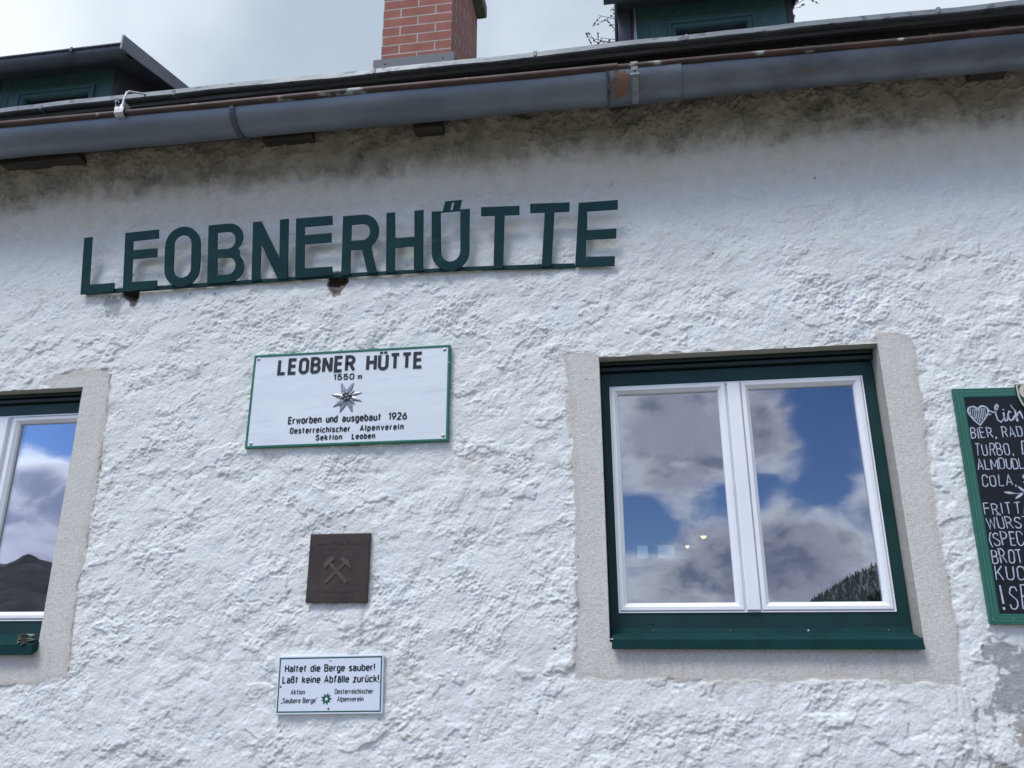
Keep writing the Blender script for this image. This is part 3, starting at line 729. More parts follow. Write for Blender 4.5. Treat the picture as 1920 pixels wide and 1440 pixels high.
# chimney --------------------------------------------------------------------
mb = MB(); mb.box(-1.752, -1.190, 1.80, 2.80, 5.2, 7.14)
chim = mb.build('chimney', M['brick'], house)
mb = MB(); mb.box(-1.80, -1.155, 1.765, 1.795, 5.35, 5.862)
mb.add([(-1.155, 1.766, 5.3), (-1.155, 2.9, 6.2), (-1.155, 2.9, 6.30), (-1.155, 1.766, 5.80), (-1.187, 1.766, 5.3), (-1.187, 2.9, 6.2), (-1.187, 2.9, 6.30), (-1.187, 1.766, 5.80)], [(0, 1, 2, 3), (4, 7, 6, 5), (3, 2, 6, 7), (0, 3, 7, 4), (1, 5, 6, 2), (0, 4, 5, 1)])
for x in (-1.705, -1.245): mb.dome((x, 1.765, 5.815), .008, .005, 8, 3)
mb.build('chimney_flashing', M['slate_sheet'], chim)
mb = MB(); mb.bbox(-1.87, -1.10, 1.68, 2.83, 7.145, 7.28, .015); mb.build('chimney_cap', M['concrete'], chim)

# windows ----------------------------------------------------------------------
def window(x0, x1, z0, z1, gl, gr, zg0, zg1, wz0, wz1, wx0, wx1, mull, sill):
    """x0..z1 opening; glass columns gl, gr; white unit wx0..wx1, wz0..wz1"""
    e = .004
    mb = MB(); mb.box(x0+e, wx0, .09, .15, z0+e, z1-.045); mb.box(wx1, x1-e, .09, .15, z0+e, z1-.045)
    mb.box(wx0+.0005, wx1-.0005, .0885, .15, z0+e, wz0); mb.box(wx0+.0005, wx1-.0005, .0885, .15, wz1, z1-.045)
    w = mb.build('window', M['green'], house)
    mb = MB(); mb.bbox(x0+e, x1-e, .066, .15, z1-.040, z1-.023, .003); mb.bbox(x0+e, x1-e, .058, .15, z1-.017, z1-.001, .003); mb.box(x0+.006, x1-.006, .10, .148, z1-.05, z1-.003)
    mb.build('head_rail', M['green_dark'], w)
    mb = MB(); mb.ring(wx0, wx1, wz0, wz1, [(.0, .149), (.0, .0835), (.0055, .0835), (.0065, .094), (.0300, .094), (.030, .149)])
    mb.build('window_frame', M['white_pvc'], w)
    for a, b in ((gl[0], gl[1]), (gr[0], gr[1])):
        i = .030
        prof = [(0, .140), (0, .0825), (.0035, .0795), (.0150, .0795), (.0185, .0830), (.0285, .0925), (.0300, .1030), (.0300, .140)]
        s = MB().ring(a-i, b+i, zg0-i, zg1+i, prof).build('sash', M['white_pvc'], w)
        MB().ring(a, b, zg0, zg1, [(-.0005, .135), (-.0005, .1005), (.0045, .1015), (.005, .135)]).build('seal', M['seal'], w) if False else None
        MB().box(a-.002, b+.002, .1045, .1085, zg0-.002, zg1+.002).build('pane', M['glass'], w)
    mb = MB(); mb.bbox(mull[0], mull[1], .073, .12, wz0+.007, wz1-.007, .0035)
    mb.box(gl[1]+.030, mull[0]-.0005, .0905, .14, wz0+.006, wz1-.006); mb.box(mull[1]+.0005, gr[0]-.030, .0905, .14, wz0+.006, wz1-.006)
    mb.build('mullion', M['white_pvc'], w)
    sx0, sx1, sz0, sz1 = sill
    mb = MB()
    mb.extrude_x([(-.030, sz0), (-.0335, sz0+.002), (-.0335, sz1-.004), (-.030, sz1), (.074, sz1+.020), (.080, sz1+.036), (.0865, sz1+.036), (.0865, sz1+.010), (-.024, sz0+.006), (-.024, sz0)], sx0, sx1)
    mb.build('sill', M['sill_green'], w)
    return w
wr = window(*WIN_R, (-.016, .384), (.507, .909), 1.7155, 2.5455, 1.679, 2.579, -.051, .9465, (.4215, .4715), (-.079, .979, 1.552, 1.589))
wl = window(*WIN_L, (-3.17, -2.90), (-2.767, -2.478), 1.697, 2.532, 1.659, 2.571, -3.215, -2.438, (-2.868, -2.818), (-3.26, -2.402, 1.526, 1.570))
for w, lst in ((wr, [(.068, 1.641), (.841, 1.638)]), (wl, [(-2.56, 1.607)])):
    for x, z in lst: MB().box(x-.012, x+.012, .0865, .0880, z-.002, z+.003).build('drain_slot', M['seal'], w)
for x in (.077, .355, .631, .908): MB().dome((x, .076, 1.613), .0055, .004, 8, 3).build('screw', M['screw'] if x == .631 else M['bolt'], wr)
MB().box(-.083, -.073, -.036, -.031, 1.585, 1.588).build('sill_clip', M['white_pvc'], wr)
mb = MB(); mb.box(.968, .984, -.030, .0, 1.588, 1.5905); mb.prism([(.9795, 1.552), (.986, 1.552), (.982, 1.589), (.9795, 1.589)], -.033, .06)
mb.build('sill_end', M['green'], wr)
# crumpled end cap of the left sill, torn off and bent outwards
rnd = random.Random(11)
mb = MB()
def crumple(pts, w, th=.0012):
    """thin folded strip with real thickness along pts"""
    vs = []; fs = []; n = len(pts)
    for i, p in enumerate(pts):
        d = Vector((rnd.uniform(-.004, .004), -.006+rnd.uniform(-.006, .006), rnd.uniform(-.002, .002)))
        p = Vector(p)
        vs += [p+Vector((0, -w, 0))+d, p+Vector((0, w, 0))-d, p+Vector((0, w, th))-d, p+Vector((0, -w, th))+d]
    for i in range(n-1):
        for k in range(4): fs.append((i*4+k, i*4+(k+1) % 4, (i+1)*4+(k+1) % 4, (i+1)*4+k))
    fs += [(0, 3, 2, 1), ((n-1)*4, (n-1)*4+1, (n-1)*4+2, (n-1)*4+3)]
    mb.add(vs, fs)
crumple([(-2.488, 0.0, 1.585), (-2.470, -.01, 1.602), (-2.448, .0, 1.606), (-2.432, .01, 1.598), (-2.418, .02, 1.606)], .016)
crumple([(-2.490, 0.0, 1.585), (-2.474, -.015, 1.572), (-2.455, -.02, 1.576), (-2.440, -.01, 1.590), (-2.425, .0, 1.585)], .014)
crumple([(-2.474, -.02, 1.600), (-2.468, -.022, 1.584), (-2.448, -.024, 1.596)], .010)
crumple([(-2.452, -.03, 1.566), (-2.440, -.03, 1.570), (-2.432, -.026, 1.582), (-2.416, -.02, 1.584)], .006)
mb.build('bent_sill_end', material('faded_green_plastic', (.16, .18, .15), .5, var=(.30, .31, .27), vscale=40), wl)

# ------------------------------------------------------------------ lettering tools
def st(x0, x1, y0, y1, r=None):
    r = r or (x1-x0)/2
    return arc(x0+r, y1-r, r, r, 180, 90, 6)+arc(x1-r, y1-r, r, r, 90, 0, 6)+arc(x1-r, y0+r, r, r, 0, -90, 6)+arc(x0+r, y0+r, r, r, -90, -180, 6)+[(x0, y1-r)]
W = .46; XH = .70; w = .38
BOWL = st(0, w, 0, XH, .19)
GL = {
 'A': (.50, [[(0, 0), (.25, 1), (.50, 0)], [(.085, .30), (.415, .30)]]),
 'B': (W, [[(0, 0), (0, 1), (.24, 1)]+arc(.24, .765, .20, .235, 90, -90)+[(0, .53)], [(.04, .53), (.24, .53)]+arc(.24, .265, .22, .265, 90, -90)+[(0, 0)]]),
 'C': (W, [[(W, .74)]+arc(.23, .77, .23, .23, 0, 180)+arc(.23, .23, .23, .23, 180, 360)+[(W, .26)]]),
 'D': (W, [[(0, 0), (0, 1), (.20, 1)]+arc(.20, .74, .26, .26, 90, 0)+arc(.20, .26, .26, .26, 0, -90)+[(0, 0)]]),
 'E': (.40, [[(.40, 1), (0, 1), (0, 0), (.40, 0)], [(.04, .52), (.37, .52)]]),
 'F': (.40, [[(.40, 1), (0, 1), (0, 0)], [(.04, .52), (.35, .52)]]),
 'G': (W, [[(W, .74)]+arc(.23, .77, .23, .23, 0, 180)+arc(.23, .23, .23, .23, 180, 360)+[(W, .46), (.24, .46)]]),
 'H': (W, [[(0, 0), (0, 1)], [(W, 0), (W, 1)], [(.03, .52), (W-.03, .52)]]),
 'I': (.02, [[(.01, 0), (.01, 1)]]),
 'K': (.48, [[(0, 0), (0, 1)], [(.46, 1), (.03, .42)], [(.16, .60), (.48, 0)]]),
 'L': (.38, [[(0, 1), (0, 0), (.38, 0)]]),
 'M': (.60, [[(0, 0), (0, 1)], [(.015, .98), (.30, .30), (.585, .98)], [(.60, 1), (.60, 0)]]),
 'N': (W, [[(0, 0), (0, 1)], [(.015, .99), (W-.015, .01)], [(W, 0), (W, 1)]]),
 'O': (W, [st(0, W, 0, 1, .23)]),
 'P': (W, [[(0, 0), (0, 1), (.22, 1)]+arc(.22, .74, .24, .26, 90, -90)+[(0, .48)]]),
 'R': (W, [[(0, 0), (0, 1), (.22, 1)]+arc(.22, .75, .23, .25, 90, -90)+[(0, .50)], [(.24, .48), (.47, 0)]]),
 'S': (W, [arc(.23, .765, .215, .235, 12, 200)+arc(.23, .26, .23, .26, 35, -170)]),
 'T': (.46, [[(0, 1), (.46, 1)], [(.23, .97), (.23, 0)]]),
 'U': (W, [[(0, 1)]+arc(.23, .23, .23, .23, 180, 360)+[(W, 1)]]),
 'V': (.48, [[(0, 1), (.24, 0), (.48, 1)]]),
 'W': (.66, [[(0, 1), (.15, 0), (.33, .85), (.51, 0), (.66, 1)]]),
 'Ü': (W, [[(0, 1)]+arc(.23, .23, .23, .23, 180, 360)+[(W, 1)], [(.10, 1.10), (.10, 1.25)], [(.36, 1.10), (.36, 1.25)]]),
 'a': (w, [arc(.19, .50, .18, .20, 160, 0, 8)+[(w, 0)], [(w-.02, .40), (.19, .40)]+arc(.19, .20, .19, .20, 90, 270, 8)+arc(.19, .20, .17, .20, 270, 330, 3)]),
 'b': (w, [[(0, 1), (0, 0)], BOWL]),
 'c': (.34, [arc(.19, .51, .17, .19, 15, 180, 8)+arc(.19, .19, .19, .19, 180, 335, 8)]),
 'd': (w, [[(w, 1), (w, 0)], BOWL]),
 'e': (w, [[(.03, .36), (w, .36)]+arc(.19, .51, .19, .19, 0, 180, 8)+arc(.19, .19, .19, .19, 180, 325, 8)]),
 'f': (.28, [[(.10, 0), (.10, .80)]+arc(.26, .82, .16, .18, 180, 90, 5)+[(.30, 1)], [(0, XH), (.27, XH)]]),
 'g': (w, [BOWL, [(w, XH), (w, -.10)]+arc(.19, -.10, .19, .18, 0, -150, 7)]),
 'h': (w, [[(0, 0), (0, 1)], [(0, .48)]+arc(.19, .50, .19, .20, 170, 0, 8)+[(w, 0)]]),
 'i': (.02, [[(.01, 0), (.01, XH)], [(.01, .86), (.01, 1.0)]]),
 'k': (.36, [[(0, 0), (0, 1)], [(.34, XH), (.03, .30)], [(.12, .42), (.36, 0)]]),
 'l': (.02, [[(.01, 0), (.01, 1)]]),
 'm': (.56, [[(0, 0), (0, XH)], [(0, .50)]+arc(.14, .56, .14, .14, 170, 0, 6)+[(.28, 0)], [(.28, .50)]+arc(.42, .56, .14, .14, 170, 0, 6)+[(.56, 0)]]),
 'n': (w, [[(0, 0), (0, XH)], [(0, .48)]+arc(.19, .50, .19, .20, 170, 0, 8)+[(w, 0)]]),
 'o': (w, [BOWL]),
 'p': (w, [[(0, XH), (0, -.28)], BOWL]),
 'r': (.24, [[(0, 0), (0, XH)], [(0, .46)]+arc(.18, .50, .18, .20, 170, 75, 5)]),
 's': (.33, [arc(.165, .53, .155, .17, 15, 205, 8)+arc(.165, .18, .165, .18, 30, -165, 8)]),
 't': (.28, [[(.10, .95), (.10, 0)], [(0, XH), (.28, XH)]]),
 'u': (w, [[(0, XH)]+arc(.19, .19, .19, .19, 180, 360, 8)+[(w, .24)], [(w, XH), (w, 0)]]),
 'v': (.36, [[(0, XH), (.18, 0), (.36, XH)]]),
 'w': (.54, [[(0, XH), (.13, 0), (.27, .62), (.41, 0), (.54, XH)]]),
 'z': (.34, [[(0, XH), (.34, XH), (0, 0), (.34, 0)]]),
 'ä': (w, None), 'ü': (w, None),
 'ß': (w, [[(0, 0), (0, .80)]+arc(.18, .82, .18, .18, 180, 0, 8)+[(.33, .68), (.20, .56)]+arc(.19, .27, .19, .27, 80, -110, 8)]),
 '!': (.02, [[(.01, .26), (.01, 1.06)], [(.01, 0), (.01, .10)]]), ',': (.06, [[(.05, .06), (.0, -.14)]]), '.': (.02, [[(.01, 0), (.01, .08)]]),
 '-': (.22, [[(0, .45), (.22, .45)]]), '„': (.16, [[(.05, .06), (0, -.14)], [(.16, .06), (.11, -.14)]]), '“': (.16, [[(0, .86), (.05, 1.04)], [(.11, .86), (.16, 1.04)]]),
 '(': (.16, [arc(.40, .45, .40, .66, 125, 235, 8)]),
 '0': (W, [st(0, W, 0, 1, .23)]), '1': (.20, [[(0, .76), (.18, 1), (.18, 0)]]),
 '2': (W, [arc(.23, .77, .22, .23, 165, -35, 9)+[(0, 0), (W, 0)]]),
 '3': (W, [arc(.22, .76, .21, .24, 150, -80, 9), arc(.22, .27, .23, .27, 85, -160, 10)]),
 '5': (W, [[(.42, 1), (.06, 1), (.02, .52)]+arc(.22, .32, .24, .32, 120, -160, 10)]),
 '6': (W, [[(.36, 1), (.06, .52)], st(0, W, 0, .62, .23)]), '8': (W, [st(.03, W-.03, .53, 1, .20), st(0, W, 0, .53, .23)]),
 '9': (W, [[(.10, 0), (.40, .48)], st(0, W, .38, 1, .23)]),
}
GL['ä'] = (w, GL['a'][1]+[[(.08, .84), (.08, .98)], [(.30, .84), (.30, .98)]]); GL['ü'] = (w, GL['u'][1]+[[(.08, .84), (.08, .98)], [(.30, .84), (.30, .98)]])
def ribbon(pts, sw):
    """left/right offset of a polyline with mitred corners"""
    q = [Vector(pts[0])]
    for p in pts[1:]:
        if (Vector(p)-q[-1]).length > 1e-6: q.append(Vector(p))
    closed = len(q) > 3 and (q[0]-q[-1]).length < 1e-5
    if closed: q.pop()
    n = len(q); L = []; Rr = []
    wd = sw if isinstance(sw, (list, tuple)) else None
    for i in range(n):
        d0 = (q[i]-q[i-1]).normalized() if (i > 0 or closed) else None
        d1 = (q[(i+1) % n]-q[i]).normalized() if (i < n-1 or closed) else None
        if d0 is None: d0 = d1
        if d1 is None: d1 = d0
        n0 = Vector((-d0.y, d0.x)); n1 = Vector((-d1.y, d1.x)); mm = n0+n1
        if mm.length < 1e-4: mm = n0
        mm.normalize(); k = min(1/max(mm.dot(n0), .05), 2.0)
        hw = (wd[min(i, len(wd)-1)] if wd else sw)/2
        L.append(q[i]+mm*hw*k); Rr.append(q[i]-mm*hw*k)
    return L, Rr, closed
def stroke_faces(mb, pts, sw, y, t, aff):
    """a painted or raised stroke: front at y-t, sides back to y"""
    L, Rr, closed = ribbon(pts, sw); n = len(L); vs = []
    for a, b in zip(L, Rr):
        for p, yy in ((a, y-t), (b, y-t), (a, y), (b, y)):
            x, z = aff(p); vs.append((x, yy, z))
    fs = []
    for i in range(n if closed else n-1):
        b, c = i*4, ((i+1) % n)*4
        fs += [(b, c, c+1, b+1), (b, b+2, c+2, c), (b+1, c+1, c+3, b+3)]
    if not closed: fs += [(0, 1, 3, 2), ((n-1)*4, (n-1)*4+2, (n-1)*4+3, (n-1)*4+1)]
    mb.add(vs, fs)
def write(mb, text, x0, x1, z0, cap, sw, y, t=.0008, gap=.24, space=.34, slope=0, jit=0, rnd=None, serif=False, fit=True, step=.00004):
    """text between x0 and x1 on baseline z0 (local sign coordinates); sw = stroke width in metres"""
    h = cap-sw; tot = 0
    for ch in text: tot += (space if ch == ' ' else GL[ch][0]+gap)
    tot -= gap
    sx = (x1-x0-sw)/tot if fit else h
    cx = 0; k = 0
    for ch in text:
        if ch == ' ': cx += space; continue
        wd, strokes = GL[ch]
        ang = rnd.uniform(-jit, jit)*.12 if rnd else 0; dz = rnd.uniform(-jit, jit)*.05 if rnd else 0; sc = 1+(rnd.uniform(-jit, jit)*.08 if rnd else 0)
        for s_ in strokes:
            def aff(p, c=cx): return p
            pts = [((x0+sw/2+(cx+px)*sx), z0+sw/2+(pz*sc+dz)*h+slope*(cx+px)*sx+0*ang) for px, pz in s_]
            if rnd:
                pts = [(px+ang*(pz-z0)+rnd.uniform(-1, 1)*jit*.0012, pz+rnd.uniform(-1, 1)*jit*.0012) for px, pz in pts]
                swl = [sw*rnd.uniform(.75, 1.25) for _ in pts]
                if (Vector(pts[0])-Vector(pts[-1])).length < .003: pts[-1] = pts[0]
            else: swl = sw
            stroke_faces(mb, pts, swl, y, t+step*(k % 9), aff); k += 1
            if serif and len(s_) == 2 and s_[0][0] == s_[1][0]:
                for px, pz in s_:
                    stroke_faces(mb, [(x0+sw/2+(cx+px)*sx-sw*1.1, z0+sw/2+pz*h), (x0+sw/2+(cx+px)*sx+sw*1.1, z0+sw/2+pz*h)], sw*.55, y, t+step*(k % 9), aff); k += 1
        cx += wd+gap

# ------------------------------------------------------------------ hut name in cut-out letters
TILT = .18
name = tag(empty('name_sign', (0, -.015, 3.09), (math.atan(TILT), 0, 0)), 'large dark green cut-out letters reading LEOBNERHÜTTE on a thin rail', 'sign')
def letter(outer, holes=(), dy=0.0): 
    o = outline_mesh('letter', outer, holes, .007, M['letter_green'], name); o.location.y = -.006+dy; return o
letter([(-2.474, .300), (-2.432, .302), (-2.436, .071), (-2.308, .072), (-2.310, .0275), (-2.480, .0265)])
def E(x, zb, zt, sx=.172, tilt=0, mid=.152):
    y0 = zb
    return [(x, zt), (x+sx-.002, zt+tilt), (x+sx-.001, zt+tilt-.043), (x+.042, zt-.043), (x+.042, y0+mid+.042-.03), (x+sx-.006, y0+mid+.043-.03), (x+sx-.006, y0+mid-.03), (x+.042, y0+mid-.031), (x+.042, y0+.042), (x+sx-.002, y0+.042), (x+sx-.001, y0+.001), (x-.002, y0)]
letter(E(-2.263, .0275, .308, .171, .004, .182))
def oval(x0, x1, z0, z1, n=12):
    r = (x1-x0)/2; rz = r*1.02
    return arc(x0+r, z1-rz, r, rz, 0, 180, n)+arc(x0+r, z0+rz, r, rz, 180, 360, n)
letter(oval(-2.060, -1.883, .0285, .316), [oval(-2.014, -1.928, .073, .275)])
bx = -1.846
letter([(bx, .312), (-1.745, .313)]+arc(-1.745, .245, .070, .068, 88, -50, 10)+[(-1.690, .178)]+arc(-1.741, .106, .072, .070, 48, -90, 10)[0:]+[(bx-.001, .0355)],
       [[(-1.801, .273), (-1.748, .274)]+arc(-1.748, .234, .036, .040, 90, -90, 8)+[(-1.800, .194)], [(-1.799, .153), (-1.746, .153)]+arc(-1.746, .113, .036, .040, 90, -90, 8)+[(-1.798, .073)]])
letter([(-1.629, .311), (-1.588, .311), (-1.500, .134), (-1.499, .312), (-1.457, .313), (-1.459, .0345), (-1.506, .0345), (-1.588, .205), (-1.590, .0345), (-1.632, .0345)])
letter(E(-1.422, .0335, .311, .174, .0, .184))
letter([(-1.200, .304), (-1.105, .304)]+arc(-1.105, .226, .072, .078, 90, -55, 12)+[(-1.069, .150), (-1.044, .0315), (-1.087, .0315), (-1.112, .143), (-1.164, .145), (-1.167, .0315), (-1.209, .0315)],
       [[(-1.160, .260), (-1.112, .261)]+arc(-1.108, .224, .034, .037, 90, -90, 8)+[(-1.162, .187)]])
letter([(-.999, .303), (-.959, .303), (-.959, .184), (-.872, .184), (-.871, .303), (-.829, .303), (-.835, .0265), (-.876, .0265), (-.875, .141), (-.960, .140), (-.963, .0275), (-1.003, .0285)])
letter([(-.793, .293), (-.743, .2905), (-.7305, .334), (-.655, .335), (-.6655, .2925), (-.621, .291), (-.627, .106)]+arc(-.711, .104, .0845, .086, 0, -180, 14)[1:-1]+[(-.795, .106)],
       [[(-.752, .284), (-.753, .106)]+arc(-.7105, .104, .0425, .044, 180, 360, 10)[1:-1]+[(-.667, .106), (-.664, .285)], [(-.709, .292), (-.6985, .292), (-.689, .327), (-.701, .327)]])
letter([(-.571, .2945), (-.402, .287), (-.403, .246), (-.468, .249), (-.481, .0125), (-.523, .0125), (-.511, .251), (-.572, .254)])
letter([(-.355, .292), (-.184, .2845), (-.187, .2435), (-.251, .2455), (-.272, .0085), (-.314, .0085), (-.293, .2475), (-.356, .251)])
letter([(-.146, .279), (.021, .278), (.019, .236), (-.111, .238), (-.114, .155), (.010, .153), (.006, .110), (-.120, .113), (-.125, .039), (-.002, .033), (-.006, -.010), (-.172, -.004)])
rail_t = [(-2.305, .0455), (-1.86, .043), (-1.115, .041), (-.82, .036), (-.62, .033), (-.25, .019), (-.174, .016)]
rail_b = [(-2.479, .0255), (-1.86, .0265), (-1.116, .025), (-.82, .0205), (-.62, .0165), (-.25, -.001), (-.169, -.004)]
mb = MB(); poly = [(-2.305, .0275)]+rail_t+rail_b[::-1][:-1]+[(-2.305, .0262)]
tops = [(-2.47, .044)]+rail_t; 
vs = []; fs = []
for (xt, zt), (xb, zb) in zip(tops, [(-2.47, .0285)]+rail_b): vs += [(xt, -.0015, zt), (xt, -.0015, zb+.001), (xt, .012, zt), (xt, .012, zb+.001)]
for i in range(len(tops)-1):
    a, b = i*4, i*4+4; fs += [(a, a+1, b+1, b), (a+2, b+2, b+3, a+3), (a, b, b+2, a+2), (a+1, a+3, b+3, b+1)]
fs += [(0, 2, 3, 1), (len(vs)-4, len(vs)-3, len(vs)-1, len(vs)-2)]
mb.add(vs, fs); mb.build('rail', M['letter_green'], name)

# ------------------------------------------------------------------ white hut sign
def edelweiss(parent, cx, cz, y, petals, mat, nm):
    """petals: (tip dx, tip dz, base half-width)"""
    mb = MB(); k = 0
    for dx, dz_, bw, lift in petals:
        tip = Vector((dx, dz_)); d = tip.normalized(); nrm = Vector((-d.y, d.x)); L_ = tip.length
        prof = [(.05, .35), (.2, .75), (.4, 1), (.6, .85), (.8, .55), (.93, .34), (1, .12)]
        vs = []
        for t, wv in prof:
            c = d*(L_*t)+nrm*(math.sin(t*3)*.03*L_)
            for sgn, hh in ((-1, .0), (-.55, .75), (0, 1), (.55, .75), (1, 0)):
                p = c+nrm*(bw*wv*sgn); vs.append((cx+p.x, y-lift-.0035*hh*(1-.35*t), cz+p.y))
        fs = [(i*5+j, i*5+j+1, (i+1)*5+j+1, (i+1)*5+j) for i in range(len(prof)-1) for j in range(4)]
        mb.add(vs, fs, True); k += 1
    return mb.build(nm, mat, parent)
sg = tag(empty('hut_sign', (-1.1455, -.014, 2.558)), 'white painted board with green edge reading LEOBNER HÜTTE 1550m around an edelweiss', 'sign')
HW, HH = .4385, .208
MB().bbox(-HW+.001, HW-.001, -.0055, .016, -HH+.001, HH-.001, .002).build('panel', M['sign_white'], sg)
rnd = random.Random(2)
mb = MB(); mb.ring(-HW, HW, -HH, HH, [(0, .0165), (0, -.0060), (.002, -.0085), (.0085, -.0085), (.0100, -.0060), (.0100, -.0040)])
mb.build('border', M['sign_green'], sg)
ox, oz = -1.1455, 2.558
Y0 = -.0056
def line(parent, mat, *a, **k):
    mb = MB(); write(mb, *a, **k); return mb.build('lettering', mat, parent)
line(sg, M['ink'], 'LEOBNER', -1.470-ox, -1.120-ox, 2.668-oz, .075, .0135, Y0, .0022, gap=.30)
line(sg, M['ink'], 'HÜTTE', -1.0715-ox, -.823-ox, 2.667-oz, .075, .0135, Y0, .0022, gap=.26)
line(sg, M['ink'], '1550', -1.214-ox, -1.121-ox, 2.632-oz, .0285, .0056, Y0, .0014, gap=.30)
line(sg, M['ink'], 'm', -1.106-ox, -1.087-ox, 2.6315-oz, .026, .0042, Y0, .0014)
for tx, xa, xb in (('Erworben', -1.401, -1.252), ('und', -1.234, -1.182), ('ausgebaut', -1.163, -.993), ('1926', -.963, -.883)): line(sg, M['ink'], tx, xa-ox, xb-ox, 2.4465-oz, .0335, .0060, Y0, .0014, gap=.28)
line(sg, M['ink'], 'Oesterreichischer', -1.389-ox, -1.124-ox, 2.4045-oz, .0275, .0052, Y0, .0014, gap=.34)
line(sg, M['ink'], 'Alpenverein', -1.083-ox, -.895-ox, 2.4045-oz, .0275, .0052, Y0, .0014, gap=.36)
line(sg, M['ink'], 'Sektion', -1.273-ox, -1.157-ox, 2.3715-oz, .026, .0052, Y0, .0014, gap=.34)
line(sg, M['ink'], 'Leoben', -1.116-ox, -1.015-ox, 2.3710-oz, .026, .0052, Y0, .0014, gap=.36)
PET = [(-.027, .063, .012, 0), (.027, .062, .012, .0004), (-.068, .016, .010, .0008), (.066, .018, .010, .0002), (.066, -.021, .010, .0006), (-.057, -.040, .011, .0003), (-.026, -.065, .012, .0007), (.028, -.067, .012, .0001), (.034, .026, .007, .003), (.037, -.032, .007, .003), (-.030, -.040, .008, .003), (-.02, .018, .008, .0032), (-.032, -.004, .008, .0034)]
ed = edelweiss(sg, 0-.0035, 2.5555-oz, -.0060, PET, M['pewter'], 'edelweiss')
mb = MB()
for dx, dz_, r in ((0, 0, .0095), (-.012, .010, .0085), (.004, .014, .0085), (.015, .004, .0085), (.010, -.010, .009), (-.004, -.014, .0085), (-.014, -.005, .008)):
    mb.dome((dx-.0035, -.0105, 2.5555-oz+dz_+.002), r, r*.9, 10, 4)
mb.build('flower_centre', M['pewter_dark'], ed)
for x, z in ((-1.562, 2.747), (-.731, 2.745), (-.728, 2.372), (-1.558, 2.369)):
    mb = MB(); mb.dome((x-ox, -.0058, z-oz), .0082, .0022, 12, 3); mb.dome((x-ox, -.0078, z-oz), .0048, .0036, 6, 2); mb.build('screw', M['screw'], sg)

# ------------------------------------------------------------------ bronze plaque
pq = tag(empty('bronze_plaque', (-1.139, -.014, 1.8540)), 'dark bronze plaque reading KNAPPENHAUS with crossed miner hammers in relief', 'plaque')
px_, pz_ = -1.139, 1.8540
MB().bbox(-.1245, .1245, -.006, .014, -.1335, .1335, .003).build('plate', M['bronze'], pq)
Y0 = -.0062
line(pq, M['bronze_hi'], 'KNAPPENHAUS', -1.232-px_, -1.045-px_, 1.9455-pz_, .0175, .0030, Y0, .0020, gap=.24, serif=True, step=.00005)
line(pq, M['bronze_hi'], 'VON 1810 BIS 1920', -1.203-px_, -1.077-px_, 1.9235-pz_, .0098, .0017, Y0, .0014, gap=.26)
line(pq, M['bronze_hi'], 'AM EISENSTEIN-BERGBAU', -1.231-px_, -1.047-px_, 1.7615-pz_, .0118, .0019, Y0, .0014, gap=.24, serif=True)
line(pq, M['bronze_hi'], 'OBERE HANDLALM', -1.209-px_, -1.073-px_, 1.7390-pz_, .0112, .0019, Y0, .0014, gap=.24, serif=True)
def off(P): return [(x-px_, z-pz_) for x, z in P]
mb = MB()
mb.prism(off([(-1.191, 1.803), (-1.183, 1.793), (-1.109, 1.866), (-1.117, 1.875)]), -.0090, -.0058)
mb.prism(off([(-1.094, 1.803), (-1.104, 1.792), (-1.176, 1.866), (-1.168, 1.875)]), -.0096, -.0057)
mb.prism(off([(-1.200, 1.868), (-1.188, 1.884), (-1.176, 1.893), (-1.162, 1.900), (-1.152, 1.887), (-1.168, 1.876), (-1.180, 1.864), (-1.189, 1.849)][::-1]), -.0102, -.0056)
mb.prism(off([(-1.120, 1.900), (-1.132, 1.887), (-1.114, 1.869), (-1.096, 1.858), (-1.079, 1.846), (-1.087, 1.864), (-1.095, 1.881), (-1.1005, 1.8865), (-1.1065, 1.8855)]), -.0106, -.0055)
mb.build('crossed_hammers', M['bronze_hi'], pq)

# ------------------------------------------------------------------ small white enamel sign
sm = tag(empty('litter_sign', (-1.1435, -.015, 1.4243), (0, R(-1.2), 0)), 'small white enamel sign with green line asking hikers to take their litter home', 'sign')
qx, qz = -1.1435, 1.4243
mb = MB(); mb.bbox(-.209, .209, -.003, .012, -.1045, .1045, .0028); mb.build('panel', M['enamel'], sm)
mb = MB(); mb.ring(-.2035, .2035, -.0975, .0975, [(0, -.0032), (0, -.0036), (.0048, -.0036), (.0048, -.0032)]); mb.build('green_line', M['enamel_green'], sm)
Y0 = -.0032
def wr_(t, x0, x1, z, cap, sw, gap=.24, space=.44): line(sm, M['ink'], t, x0-qx, x1-qx, z-qz, cap, sw, Y0, .0006, gap=gap, space=space, step=.00003)
wr_('Haltet die Berge sauber!', -1.3245, -.9665, 1.4690, .0275, .0048, .24, .48)
wr_('Laßt keine Abfälle zurück!', -1.3315, -.950, 1.4290, .0275, .0048, .24, .46)
wr_('Aktion', -1.2955, -1.2385, 1.3895, .0190, .0026)
wr_('„Saubere Berge“', -1.3330, -1.1880, 1.3595, .0190, .0026, .22, .40)
wr_('Oesterreichischer', -1.1210, -.9705, 1.3895, .0190, .0026)
wr_('Alpenverein', -1.1105, -1.0075, 1.3630, .0190, .0026)
mb = MB()
